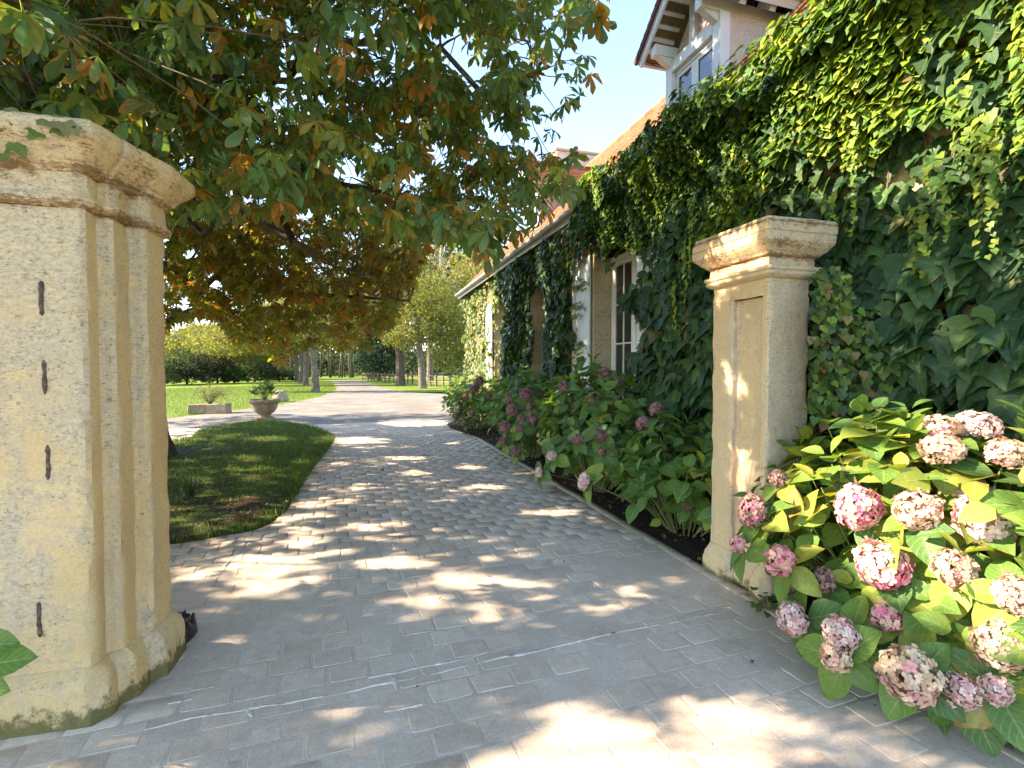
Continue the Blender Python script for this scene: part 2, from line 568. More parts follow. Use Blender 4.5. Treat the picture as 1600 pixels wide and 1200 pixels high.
    M['brick_dark'] = simple('dark_red_tile', (0.13, 0.045, 0.038), 0.8, 0.2, var=0.25, scale=20, bump=0.3)
    t = NT('clay_tile')
    rnd = t.node('ShaderNodeNewGeometry').outputs['Random Per Island']
    n = t.noise(0.8, 5, 0.6)
    f = t.noise(30.0, 4, 0.7)
    col = t.ramp(rnd, [(0.0, (0.23, 0.095, 0.052)), (0.35, (0.32, 0.135, 0.072)), (0.7, (0.36, 0.165, 0.092)), (1.0, (0.29, 0.16, 0.10))])
    col = t.mix(t.math('MULTIPLY', t.step(n, 0.5, 0.7), 0.35), col, (0.23, 0.15, 0.10, 1))
    col = t.mix(1.0, col, t.ramp(f, [(0.2, (0.75, 0.75, 0.75)), (0.8, (1.2, 1.2, 1.2))]), 'MULTIPLY')
    t.bsdf(col, 0.9, 0.15, t.bump(f, 0.3, 0.004))
    M['tile'] = t.m
    t = NT('window_glass')
    t.bsdf((0.018, 0.022, 0.026, 1), 0.04, 0.8, t.bump(t.noise(2.5, 2), 0.03, 0.02))
    M['glass'] = t.m
    M['dark'] = simple('dark_room', (0.03, 0.028, 0.025), 0.9, 0.1)
    M['bark'] = simple('chestnut_bark', (0.095, 0.072, 0.055), 0.95, 0.1, var=0.45, scale=9, bump=1.0, dist=0.03, dirt=((0.19, 0.18, 0.155), 0.6))
    M['bark_pale'] = simple('pale_bark', (0.26, 0.22, 0.17), 0.95, 0.1, var=0.4, scale=3, bump=0.9, dist=0.05, dirt=((0.12, 0.11, 0.07), 0.7))
    M['bark_mid'] = simple('grey_brown_bark', (0.15, 0.125, 0.095), 0.95, 0.1, var=0.5, scale=4, bump=1.0, dist=0.05, dirt=((0.26, 0.24, 0.20), 0.6))
    M['bark_white'] = simple('whitish_bark', (0.50, 0.46, 0.40), 0.9, 0.1, var=0.25, scale=3, bump=0.5, dist=0.03)
    M['twig'] = simple('twig_bark', (0.13, 0.10, 0.07), 0.9, 0.15, var=0.3, scale=14, bump=0.4)
    M['greenstem'] = simple('green_stem', (0.17, 0.19, 0.06), 0.7, 0.25, var=0.25, scale=14, bump=0.2)
    M['vine'] = simple('vine_stem', (0.15, 0.095, 0.06), 0.9, 0.15, var=0.3, scale=14, bump=0.5)
    M['fence'] = simple('weathered_fence_wood', (0.19, 0.145, 0.11), 0.9, 0.15, var=0.3, scale=5, bump=0.4)
    M['plastic'] = simple('black_plastic', (0.010, 0.011, 0.016), 0.32, 0.5, var=0.2, scale=8, bump=0.6, dist=0.02)
    M['deadleaf'] = simple('dead_leaf', (0.17, 0.085, 0.04), 0.8, 0.2, var=0.5, scale=25, bump=0.4)
    M['leaf'] = leaf_material('chestnut_leaf', 0.38, 0.55, 0.48, (0.27, 0.105, 0.028), 9.0, 0.3, 0.15, 9.0)
    M['ivy'] = leaf_material('creeper_leaf', 0.48, 0.30, 0.30, (0.16, 0.075, 0.03), 4.0, 0.13, 0.0, 11.0)
    M['hyd'] = leaf_material('hydrangea_leaf', 0.50, 0.36, 0.32, (0.20, 0.085, 0.03), 7.0, 0.75, 0.1, 16.0)
    M['blade'] = leaf_material('grass_blade', 0.5, 0.3, 0.35, (0.2, 0.14, 0.06), 1.0, 0.0, 0.0, 5.0)
    M['far_leaf'] = leaf_material('far_leaf', 0.6, 0.25, 0.42, (0.2, 0.10, 0.03), 1.0, 0.0, 0.0, 1.0)
    t = NT('hydrangea_petal')
    tint = t.attr('tint')
    luv = t.sep(t.attr('luv'))
    f = t.noise(60.0, 3, 0.6, kind='World')
    col = t.mix(1.0, tint, t.ramp(f, [(0.2, (0.75, 0.72, 0.72)), (0.8, (1.2, 1.2, 1.2))]), 'MULTIPLY')
    col = t.mix(t.math('MULTIPLY', t.step(luv[1], 0.30, 0.0), 0.28), col, (0.34, 0.14, 0.12, 1))
    p = t.bsdf(col, 0.7, 0.2, t.bump(f, 0.2, 0.003), out=False)
    tr = t.node('ShaderNodeBsdfTranslucent')
    t.put(tr.inputs['Color'], col)
    mx = t.node('ShaderNodeMixShader')
    mx.inputs[0].default_value = 0.25
    t.l.new(p, mx.inputs[1])
    t.l.new(tr.outputs[0], mx.inputs[2])
    t.l.new(mx.outputs[0], t.out.inputs[0])
    M['petal'] = t.m
mk()

# ================================================================== ground
def sheet(name, poly, z, mat, kind='structure', parent=None):
    me = bpy.data.meshes.new(name)
    me.from_pydata([(p[0], p[1], z) for p in poly], [], [tuple(range(len(poly)))])
    import bmesh
    bm = bmesh.new()
    bm.from_mesh(me)
    bmesh.ops.triangulate(bm, faces=bm.faces)
    bmesh.ops.recalc_face_normals(bm, faces=bm.faces)
    for f in bm.faces:
        if f.normal.z < 0:
            f.normal_flip()
    bm.to_mesh(me)
    bm.free()
    me.materials.append(mat)
    return link(name, me, parent, kind)
def smooth_closed(pts, n=8):
    out, k = [], len(pts)
    for i in range(k):
        p0, p1, p2, p3 = (np.array(pts[(i + j) % k][:2]) for j in (-1, 0, 1, 2))
        for s in range(n):
            t = s / n
            out.append(tuple(0.5 * ((2 * p1) + (-p0 + p2) * t + (2 * p0 - 5 * p1 + 4 * p2 - p3) * t * t + (-p0 + 3 * p1 - 3 * p2 + p3) * t ** 3)))
    return out

big = 900
sheet('ground', [(-big, -60), (big, -60), (big, big), (-big, big)], -0.03, M['grass'])

ISLAND = smooth_closed([tuple(ground(*p)[:2]) for p in
    ((265, 852), (330, 840), (385, 832), (422, 818), (450, 795), (470, 765), (486, 738), (506, 712), (519, 694), (520, 684), (503, 674), (478, 667), (430, 660), (375, 663), (315, 674), (262, 692))]
    + [(-7.8, 12.6), (-9.5, 10.5), (-9.3, 7.5), (-7.0, 5.4), (-5.0, 4.35)], 6)
DRIVE_X = 2.66
DRIVE_END = 15.6
# gravel: crossing lane, the way to the left and the track that leads off between the trees
grv = [ground(*p) for p in ((270, 652), (360, 642), (440, 632), (500, 620), (524, 610), (528, 604), (520, 598), (512, 594.5),
                            (562, 593.5), (578, 599), (600, 606), (640, 613), (720, 616))]
gl = [(-26.0, 14.0)] + [tuple(p[:2]) for p in grv] + [(5.5, 34.0), (6.0, 15.0), (DRIVE_X, 15.0), (DRIVE_X, DRIVE_END - .4), (-2.6, DRIVE_END - .4), (-5.0, 11.6), (-8, 9), (-11.5, 8), (-26, 8)]
sheet('gravel_lane', gl, -0.012, M['gravel'])
sheet('planting_bed', [(DRIVE_X, -2), (4.2, -2), (4.2, 17.6), (3.4, 17.6), (2.75, 15.2), (2.40, 14.5), (2.32, 13.4), (2.45, 12.4), (DRIVE_X, 11.2)], 0.010, M['soil'])

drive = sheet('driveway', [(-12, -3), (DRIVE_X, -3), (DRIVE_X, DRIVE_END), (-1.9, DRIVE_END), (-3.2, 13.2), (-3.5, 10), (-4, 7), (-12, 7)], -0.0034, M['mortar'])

# the courses run square to the gate, setts in running bond
GA = R(3.4)
def sett_variant(seed, w, d):
    rr = random.Random(seed)
    b = 0.0045
    j = lambda s: rr.uniform(-s, s)
    x, y = w / 2, d / 2
    base = [(-x + j(.006), -y + j(.006)), (x + j(.006), -y + j(.006)), (x + j(.006), y + j(.006)), (-x + j(.006), y + j(.006))]
    out = []
    for k in range(4):                        # chip the corners, break the edges
        p, q, r_ = base[k - 1], base[k], base[(k + 1) % 4]
        c = rr.uniform(.005, .016)
        def tow(a, bb, c):
            L = math.hypot(bb[0] - a[0], bb[1] - a[1])
            return (a[0] + (bb[0] - a[0]) * c / L, a[1] + (bb[1] - a[1]) * c / L)
        out += [tow(q, p, c), tow(q, r_, c)]
        f_ = rr.uniform(.35, .65)
        out.append((q[0] + (r_[0] - q[0]) * f_ + j(.0035), q[1] + (r_[1] - q[1]) * f_ + j(.0035)))
    n = len(out)
    V = [(p[0], p[1], -0.04) for p in out] + [(p[0], p[1], -0.0030) for p in out] + [(p[0] * (1 - b / x), p[1] * (1 - b / y), rr.uniform(-.0008, .0008)) for p in out]
    V = [(a, b_, c + (rr.uniform(-.0008, .0004) if i_ >= n else 0)) for i_, (a, b_, c) in enumerate(V)]
    F = [tuple(2 * n + k for k in range(n))]
    for k in range(n):
        k2 = (k + 1) % n
        F += [(k, k2, n + k2, n + k), (n + k, n + k2, 2 * n + k2, 2 * n + k)]
    return V, F
SETT_W, SETT_D = 0.218, 0.168
svar = [sett_variant(i, SETT_W - .012, SETT_D - .012) for i in range(14)]
sett_mesh = []
for i, (V, F) in enumerate(svar):
    mb = MB().add(V, F)
    me = mb.mesh('paving_stone', M['sett'])
    a = me.attributes.new('tint', 'FLOAT_COLOR', 'POINT')
    a.data.foreach_set('color', np.ones(4 * len(V), np.float32))
    sett_mesh.append(me)
LPIL = [(-2.5, 1.2), (-1.15, 1.5), (-1.15, 3.05), (-3.4, 2.9)]
setts = []
row = 0
yy = -0.4
while yy < DRIVE_END + 1.0:
    off = (row % 2) * .5 * SETT_W + random.uniform(-.03, .03)
    for k in range(-34, 16):
        lx = k * SETT_W + off
        x = lx * math.cos(GA) - yy * math.sin(GA)
        y = lx * math.sin(GA) + yy * math.cos(GA)
        if x > DRIVE_X - .10 or y > DRIVE_END - .1 or y < -.2 or x < -6.0:
            continue
        setts.append((x, y))
    yy += SETT_D
    row += 1
setts = np.array(setts)
keep = ~in_poly(setts[:, 0], setts[:, 1], ISLAND)
px, py, v = project(np.c_[setts, np.zeros(len(setts))])
keep &= (px > -60) & (px < 1660) & (py < 1290) & (v > 0.8)
setts, px, py, v = setts[keep], px[keep], py[keep], v[keep]
inf = (px > 10) & (px < 1590) & (py < 1195) & ~((px < 262) & (py < 1150))
order = np.argsort(np.where(inf, v, 1e6))
near_ids = set(order[:300].tolist())
SV, SF4, SF8, SA = [], [], [], []
for i, (x, y) in enumerate(setts):
    h = random.gauss(0, 0.0010) - (0.0022 if v[i] < 4.4 else -0.0006)   # worn nearly flush with the joints by the gate
    h += 0.004 * nz((x, y, 0), 1.3)
    ra, rx, ry = GA + random.gauss(0, .012) + random.choice((0, math.pi)), random.gauss(0, .004), random.gauss(0, .004)
    k = random.randrange(14)
    if i in near_ids:
        link('paving_stone', sett_mesh[k], drive, None, (x, y, h), (rx, ry, ra))
    else:
        ca, sa = math.cos(ra), math.sin(ra)
        b = len(SV)
        tn = random.gauss(1.0, .035)
        tc = (tn * random.uniform(.985, 1.0), tn * .99, tn * random.uniform(.97, 1.02))
        for p in svar[k][0]:
            X, Y, Z = p
            SV.append((x + X * ca - Y * sa, y + X * sa + Y * ca, h + Z + Y * rx - X * ry))
            SA.append(tc)
        for f in svar[k][1]:
            (SF4 if len(f) == 4 else SF8).append(tuple(q + b for q in f))
o = link('paving_stones', fast_mesh('paving_stones', np.array(SV), [np.array(SF4), np.array(SF8)], {'tint': np.array(SA)}, mats=[M['sett']]), drive, 'stuff')

# edge setts along the bed, laid lengthwise, part of the drive
EV, EF4, EF8, EA = [], [], [], []
y = -0.2
while y < DRIVE_END:
    k = random.randrange(14)
    b = len(EV)
    for X, Y, Z in svar[k][0]:
        EV.append((DRIVE_X - .055 + Y * .62 + .01 * nz((0, y, 0), 1.0), y + X, Z + .004))
        EA.append((.80, .78, .74))
    for f in svar[k][1]:
        (EF4 if len(f) == 4 else EF8).append(tuple(q + b for q in f))
    y += SETT_W
link('edging_stones', fast_mesh('edging_stones', np.array(EV), [np.array(EF4), np.array(EF8)], {'tint': np.array(EA)}, mats=[M['sett']]), drive, 'stuff')

# smeared white cement joints where the gate track was
def seam(pts, wid, name='cement_joint', z=0.0030):
    V, F = [], []
    n = 0
    pts = [Vector(p) for p in pts]
    L = []
    for i in range(len(pts) - 1):
        m = max(2, int((pts[i + 1] - pts[i]).length / .03))
        L += [pts[i].lerp(pts[i + 1], k / m) for k in range(m)]
    L.append(pts[-1])
    for i, p in enumerate(L):
        d = (L[min(i + 1, len(L) - 1)] - L[max(i - 1, 0)]).normalized()
        q = Vector((-d.y, d.x, 0))
        wv = wid * (0.35 + 1.5 * abs(nz((p.x, p.y, 3.3), 9.0))) * (0.3 if i in (0, len(L) - 1) else 1)
        s = q * (0.012 * nz((p.x, p.y, 0), 5.0))
        hh = z - .0016 + .0075 * nz((p.x, p.y, 9), 5.0) + .002 * nz((p.x, p.y, 9), 30.0)
        hh = min(hh, .004)
        V += [p + s - q * wv + Vector((0, 0, -.004)), p + s - q * wv * .6 + Vector((0, 0, hh)), p + s + q * wv * .6 + Vector((0, 0, hh)), p + s + q * wv + Vector((0, 0, -.004))]
        if i:
            b = 4 * (i - 1)
            for k in range(3):
                F.append((b + k, b + k + 1, b + 5 + k, b + 4 + k))
    return MB().add(V, F).build(name, M['seam'], drive)
seam([ground(*p) for p in ((175, 1150), (300, 1122), (480, 1092), (670, 1055), (720, 1042), (820, 1020), (980, 985), (1125, 957))], .011)
seam([ground(*p) for p in ((575, 1060), (660, 1043), (760, 1020))], .009)
seam([ground(*p) for p in ((600, 1113), (660, 1100))], .008)
seam([ground(*p) for p in ((383, 838), (372, 862), (352, 885), (340, 902), (290, 940))], .010)

for sg in (((612, 1056), (620, 1078)), ((657, 1046), (669, 1068)), ((722, 1040), (733, 1052)), ((385, 1108), (392, 1122)), ((300, 1070), (285, 1098)), ((262, 1100), (300, 1092))):
    seam([ground(*p) for p in sg], .012)
# island lawn: a low cushion of soil and turf
def cushion(name, poly, h, mat, rings=((0, -.03), (.03, .25), (.10, .6), (.35, .9), (.8, 1.0))):
    P = np.array(poly)
    c = P.mean(0)
    V, F = [], []
    n = len(P)
    for t_, hh in rings:
        for p in P:
            d = c - p
            L = np.linalg.norm(d)
            q = p + d / L * min(t_, L * .9) * (1 if t_ < .5 else 1)
            z = hh * h if hh > 0 else hh
            V.append((q[0], q[1], z + (.012 * nz((q[0], q[1], 0), 2.5) if hh > .3 else 0)))
    for i in range(len(rings) - 1):
        for k in range(n):
            F.append((i * n + k, i * n + (k + 1) % n, (i + 1) * n + (k + 1) % n, (i + 1) * n + k))
    V.append((c[0], c[1], h * 1.1))
    b = (len(rings) - 1) * n
    for k in range(n):
        F.append((b + k, b + (k + 1) % n, len(V) - 1))
    return MB().add(V, F).build(name, mat, None, True, 'structure')
cushion('lawn_island', ISLAND, .05, M['turf'])

# ================================================================== gate pillars
def offset_poly(P, d):
    n = len(P)
    out = []
    for i in range(n):
        a, b, c = Vector(P[i - 1]), Vector(P[i]), Vector(P[(i + 1) % n])
        e1, e2 = (b - a).normalized(), (c - b).normalized()
        n1, n2 = Vector((e1.y, -e1.x)), Vector((e2.y, -e2.x))
        m = n1 + n2
        m = m / max(m.length_squared, .3) * 2 * d / 1.0
        m = (n1 + n2) * (d / max(1e-3, 1 + n1.dot(n2))) if n1.dot(n2) > -.9 else n1 * d
        out.append((b.x + m.x, b.y + m.y))
    return out
def stone_run(P, prof, step=.022, seed=0.0, rough=.0035, chip=.012, stain=None, top=True, cut=None):
    """extrude plan P (ccw, outward normals right of travel) through (z, offset) rings with worn, uneven stone"""
    Q = []
    n = len(P)
    zs = []
    for i in range(len(prof) - 1):
        (z0, o0), (z1, o1) = prof[i], prof[i + 1]
        m = max(1, int(math.hypot(z1 - z0, o1 - o0) / step))
        zs += [(z0 + (z1 - z0) * k / m, o0 + (o1 - o0) * k / m) for k in range(m)]
    zs.append(prof[-1])
    cnt = [max(1, int(math.hypot(P[(i + 1) % n][0] - P[i][0], P[(i + 1) % n][1] - P[i][1]) / step)) for i in range(n)]
    V, F, ST = [], [], []
    for z, off in zs:
        O = offset_poly(P, off)
        for i in range(n):
            a, b = O[i], O[(i + 1) % n]
            for k in range(cnt[i]):
                t = k / cnt[i]
                V.append([a[0] + (b[0] - a[0]) * t, a[1] + (b[1] - a[1]) * t, z])
    m = sum(cnt)
    cx, cy_ = np.mean([p[0] for p in P]), np.mean([p[1] for p in P])
    for r in range(len(zs)):
        k = 0
        for i in range(n):
            for s in range(cnt[i]):
                v = V[r * m + k]
                p = (v[0], v[1], v[2])
                d = Vector((v[0] - cx, v[1] - cy_, 0)).normalized()
                h = rough * (nz(p, 9, seed) + .6 * nz(p, 26, seed + 5))
                if s == 0:                       # worn corners
                    h -= chip * max(0, .25 + nz(p, 7, seed + 9)) 
                h -= chip * .9 * max(0, nz(p, 4.5, seed + 21) - .42)
                v[0] += d.x * h
                v[1] += d.y * h
                v[2] += rough * .8 * nz(p, 8, seed + 2)
                ST.append(stain(p) if stain else (0, 0, 0))
                k += 1
    for r in range(len(zs) - 1):
        for k in range(m):
            F.append((r * m + k, r * m + (k + 1) % m, (r + 1) * m + (k + 1) % m, (r + 1) * m + k))
    if top:
        b = (len(zs) - 1) * m
        V.append([cx, cy_, zs[-1][0] + .018])
        ST.append(ST[-1])
        for k in range(m):
            F.append((b + k, b + (k + 1) % m, len(V) - 1))
    me = fast_mesh('stone_block', np.array(V), [np.array([f for f in F if len(f) == 4]), np.array([f for f in F if len(f) == 3])] if top else np.array(F), {'stain': np.array(ST, float)}, smooth=True, mats=[])
    try:
        me.set_sharp_from_angle(angle=R(38))
    except Exception:
        pass
    return me

def pillar(name, label, loc, rot, plan, joints, prof_top, prof_base, stain, mat, seed, cap2=None):
    root = empty(name, loc, label, 'pillar', 'stone gate pillars', rot)
    me = stone_run(plan, prof_base, seed=seed, stain=stain, top=False, chip=.03, rough=.006)
    me.materials.append(mat)
    link('plinth', me, root)
    for i in range(len(joints) - 1):
        z0, z1 = joints[i] + .0004, joints[i + 1] - .0004
        me = stone_run(plan, [(z0, 0), (z1, 0)], seed=seed, stain=stain, top=False, chip=.016)
        me.materials.append(mat)
        link('stone_block', me, root)
    me = stone_run(plan, prof_top, seed=seed + 20, stain=stain, top=True, chip=.022, step=.016, rough=.004)
    me.materials.append(mat)
    link('capital', me, root)
    if cap2:
        me = stone_run(cap2[0], cap2[1], seed=seed + 27, stain=stain, top=True, chip=.03, step=.016, rough=.006)
        me.materials.append(mat)
        link('capital_top', me, root)
    return root

# local frame: x to the right of the front face, y away along the drive; origin = front inner corner of the shaft
def lstain(p):
    z = p[2]
    r_ = 0
    for zc, wd, a in ((2.475, .055, 1.0), (2.325, .04, 1.0), (2.66, .05, .7), (2.57, .09, .55), (2.42, .05, .4)):
        r_ = max(r_, a * max(0, 1 - abs(z - zc) / wd))
    g = max(0, 1 - z / .20) + .0
    return (r_, g, 0)
def eased(P, c):
    out = []
    for i in range(len(P)):
        a, b, d = Vector(P[i - 1]), Vector(P[i]), Vector(P[(i + 1) % len(P)])
        out += [tuple(b + (a - b).normalized() * min(c, (a - b).length * .3)), tuple(b + (d - b).normalized() * min(c, (d - b).length * .3))]
    return out
LP = eased([(-.62, 0), (0, 0), (0, .12), (.055, .12), (.055, .30), (.12, .30), (.12, .55), (-.62, .55)], .016)
lp0 = world(-1.907, 2.30)
LROT = -(PSI - R(14))
cap_l = [(2.31, 0), (2.318, .022), (2.335, .034), (2.355, .034), (2.368, .018), (2.385, .012), (2.462, .012)]
LPC = [(-.62, 0), (.0, 0), (.025, .10), (.085, .30), (.12, .40), (.12, .55), (-.62, .55)]
cap_l2 = [(2.458, .004), (2.464, .024), (2.476, .030), (2.482, .030), (2.487, .040), (2.498, .046), (2.503, .046), (2.509, .056), (2.53, .072), (2.56, .098), (2.585, .116), (2.605, .122), (2.645, .120), (2.662, .10), (2.676, .04)]
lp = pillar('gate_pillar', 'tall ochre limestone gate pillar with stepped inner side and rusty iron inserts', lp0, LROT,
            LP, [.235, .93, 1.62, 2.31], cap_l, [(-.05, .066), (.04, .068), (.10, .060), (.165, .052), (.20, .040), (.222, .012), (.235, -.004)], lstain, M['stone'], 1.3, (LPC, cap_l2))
for pxx, y0, y1 in ((70, 440, 494), (75, 562, 616), (80, 694, 750), (69, 935, 990)):
    pa, pb = at(pxx, y0, 2.28), at(pxx, y1, 2.28)
    Mi = Matrix.Rotation(-LROT, 4, 'Z') @ Matrix.Translation(-lp0)
    a = Mi @ pa
    zt, zb = pa.z, pb.z
    mb = MB()
    xx = a.x - .005
    kk = 12
    pts_ = [(xx + .004 * nz((xx, 1, zb + (zt - zb) * q / kk), 30), .004 + .004 * nz((3, 1, zb + (zt - zb) * q / kk), 40), zb + (zt - zb) * q / kk) for q in range(kk + 1)]
    mb.tube(pts_, [.0125 * (.35 if q in (0, kk) else .8 + .35 * nz((7, 2, zb + (zt - zb) * q / kk), 45)) for q in range(kk + 1)], 9)
    mb.build('iron_insert', M['rust'], lp, True)

RP = eased([(0, 0), (.36, 0), (.36, .577), (0, .577), (0, .35), (.05, .35), (.05, .06), (0, .06)], .010)
rp0 = world(1.746, 3.5)
def rstain(p):
    z = p[2]
    r_ = 0
    for zc, wd, a in ((2.575, .05, .8), (2.43, .06, .75), (2.36, .04, .9), (2.49, .02, .6)):
        r_ = max(r_, a * max(0, 1 - abs(z - zc) / wd))
    if p[0] > .30:
        r_ = max(r_, .45 * max(0, 1 - abs(z - 2.33) / .2))
    g = max(0, 1 - z / .13)
    return (r_, g * .9, 0)
RPC = [(0, 0), (.36, 0), (.36, .577), (0, .577)]
cap_r = [(2.215, 0), (2.222, .03), (2.24, .046), (2.262, .040), (2.272, .052), (2.295, .052), (2.303, .024), (2.36, .02), (2.368, .04), (2.385, .05), (2.392, .062), (2.42, .088), (2.44, .106), (2.455, .11), (2.50, .112), (2.506, .104), (2.512, .112), (2.56, .114), (2.567, .105), (2.575, .112), (2.60, .10), (2.612, .03)]
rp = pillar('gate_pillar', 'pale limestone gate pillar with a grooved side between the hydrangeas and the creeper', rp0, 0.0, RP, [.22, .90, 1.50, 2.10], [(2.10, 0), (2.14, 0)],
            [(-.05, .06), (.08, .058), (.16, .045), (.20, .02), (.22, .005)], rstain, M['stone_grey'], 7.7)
for ch in list(rp.children):
    if ch.name.startswith('capital'):
        bpy.data.objects.remove(ch)
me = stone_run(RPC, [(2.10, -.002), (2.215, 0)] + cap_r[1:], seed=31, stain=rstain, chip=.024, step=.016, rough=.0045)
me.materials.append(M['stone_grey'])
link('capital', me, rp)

# stubs of garden wall that meet the pillars
def rubble_wall(name, label, x0, x1, y0, y1, h, loc=(0, 0, 0), rot=0.0):
    root = empty(name, loc, label, 'wall', None, rot)
    MB().box(x0 + .03, x1 - .03, y0 + .04, y1 - .04, -.05, h - .04).build('wall_core', M['mortar'], root)
    z = 0
    r_ = 0
    while z < h - .05:
        hh = random.uniform(.13, .2)
        x = x0
        while x < x1 - .04:
            ww = min(random.uniform(.18, .36), x1 - x)
            for (ya, yb) in ((y0, y0 + .09),):
                o = MB().box(x + .006, x + ww - .006, ya + random.uniform(-.012, .012), yb, z + .006, z + hh - .006, .014).build('stone', M['rubble'], root)
            x += ww
        z += hh
    return root
rubble_wall('garden_wall', 'low rubble wall joining the pale pillar to the house behind climbing leaves', 3.05, 3.60, 3.08, 3.40, 2.0)
rubble_wall('garden_wall', 'grey rubble wall running off from the outer side of the ochre pillar', -3.0, -.63, .16, .50, 1.95, lp0, LROT)
# ================================================================== the house
WX, WT = 3.60, 0.40                       # wall face and thickness
Y0, Y1 = 0.2, 17.4
EAVE_X, EAVE_Z = 3.30, 4.11
RIDGE_X, RIDGE_Z = 7.0, 7.90
OPEN = [(6.05, 7.45), (9.15, 10.55), (12.25, 13.65)]
OZ0, OZ1 = 0.30, 3.35
house = empty('house', (WX, Y0, 0), 'long stone house with orange tiled roof and dormers behind the creeper', 'house')
house.location = (0, 0, 0)
mb = MB()
ys = [Y0] + [q for o in OPEN for q in o] + [Y1]
for i in range(0, len(ys), 2):
    mb.box(WX, WX + WT, ys[i], ys[i + 1], -.05, 4.25)
for a, b in OPEN:
    mb.box(WX, WX + WT, a, b, OZ1, 4.25)
    mb.box(WX, WX + WT, a, b, -.05, OZ0)
mb.box(WX + WT, 10.4, Y1 - WT, Y1, -.05, 4.2)
mb.box(WX + WT, 10.4, Y0, Y0 + WT, -.05, 4.2)
mb.box(10.4, 10.8, Y0, Y1, -.05, 4.2)
mb.build('wall', M['ashlar'], house)
# gables
for yg in (Y0, Y1 - WT):
    V = [(WX, yg, 4.2), (10.4, yg, 4.2), (RIDGE_X, yg, RIDGE_Z - .25), (WX, yg + WT, 4.2), (10.4, yg + WT, 4.2), (RIDGE_X, yg + WT, RIDGE_Z - .25)]
    MB().add(V, [(0, 1, 2), (5, 4, 3), (0, 3, 4, 1), (1, 4, 5, 2), (2, 5, 3, 0)]).build('gable', M['render'], house)
# the reveal stones of each opening, dressed blocks standing proud of the wall
for oi, (a, b) in enumerate(OPEN):
    z = OZ0
    k = 0
    while z < OZ1 - .05:
        hh = min(random.uniform(.30, .38), OZ1 - z)
        for yy_, s in ((a, -1), (b, 1)):
            L = .16 if k % 2 else .30
            y_in, y_out = yy_ - s * .012, yy_ + s * L
            MB().box(WX - .018, WX + .285, min(y_in, y_out), max(y_in, y_out), z + .002, z + hh - .002, .006).build('reveal_stone', M['ashlar'], house)
        z += hh
        k += 1
    MB().box(WX - .02, WX + .285, a - .25, b + .25, OZ1, OZ1 + .28, .008).build('lintel', M['ashlar'], house)
    MB().box(WX - .06, WX + .30, a - .05, b + .05, OZ0 - .12, OZ0, .012).build('sill', M['ashlar'], house)
    # french window: frame, two leaves of panes
    fx = WX + .30
    f = MB()
    f.box(fx - .01, fx + .06, a + .012, a + .07, OZ0, OZ1, .004)
    f.box(fx - .01, fx + .06, b - .07, b - .012, OZ0, OZ1, .004)
    f.box(fx - .01, fx + .06, a + .07, b - .07, OZ1 - .075, OZ1 - .003, .004)
    win = f.build('window', M['white'], house)
    mid = (a + b) / 2
    for (l0, l1) in ((a + .072, mid - .002), (mid + .002, b - .072)):
        s = MB()
        st = .062
        zb, zt = OZ0 + .01, OZ1 - .08
        s.box(fx - .005, fx + .045, l0, l0 + st, zb, zt, .005)
        s.box(fx - .005, fx + .045, l1 - st, l1, zb, zt, .005)
        s.box(fx - .004, fx + .044, l0 + st, l1 - st, zt - .07, zt, .004)
        s.box(fx - .004, fx + .044, l0 + st, l1 - st, zb, zb + .45, .004)
        mu = (l0 + l1) / 2
        s.box(fx + .002, fx + .038, mu - .012, mu + .012, zb + .45, zt - .07, .003)
        for q in range(1, 4):
            zz = zb + .45 + (zt - .07 - zb - .45) * q / 4
            s.box(fx + .0035, fx + .0365, l0 + st, mu - .012, zz - .012, zz + .012, .003)
            s.box(fx + .0035, fx + .0365, mu + .012, l1 - st, zz - .012, zz + .012, .003)
        s.build('sash', M['white'], win)
        for q in range(4):
            za = zb + .45 + (zt - .07 - zb - .45) * q / 4 + .012
            zc = zb + .45 + (zt - .07 - zb - .45) * (q + 1) / 4 - .012
            for (pa, pb) in ((l0 + st, mu - .012), (mu + .012, l1 - st)):
                MB().box(fx + .018, fx + .022, pa, pb, za, zc).build('pane', M['glass'], win)
    MB().box(fx + .30, fx + .33, a, b, OZ0, OZ1).build('dark_backing', M['dark'], win)  # dark sheet standing in for the unlit room behind the panes
# shutters folded back flat against the wall
def shutter(y0, y1, nb=4):
    o = MB()
    o.box(WX - .062, WX - .048, y0 + .01, y1 - .01, OZ0 + .04, OZ1 + .03, .003)
    sh = o.build('shutter', M['paint'], house)
    wv = (y1 - y0) / nb
    for k in range(nb):
        MB().box(WX - .078, WX - .050, y0 + k * wv + .002, y0 + (k + 1) * wv - .002, OZ0 + .03, OZ1 + .04, .003).build('shutter_board', M['paint'], sh)
    for zz in (OZ0 + .35, (OZ0 + OZ1) / 2, OZ1 - .35):
        MB().box(WX - .096, WX - .0785, y0 + .03, y1 - .03, zz - .06, zz + .06, .004).build('shutter_batten', M['paint'], sh)
    return sh
for a, b in OPEN:
    shutter(b + .02, b + .70)
    shutter(a - .70, a - .02)

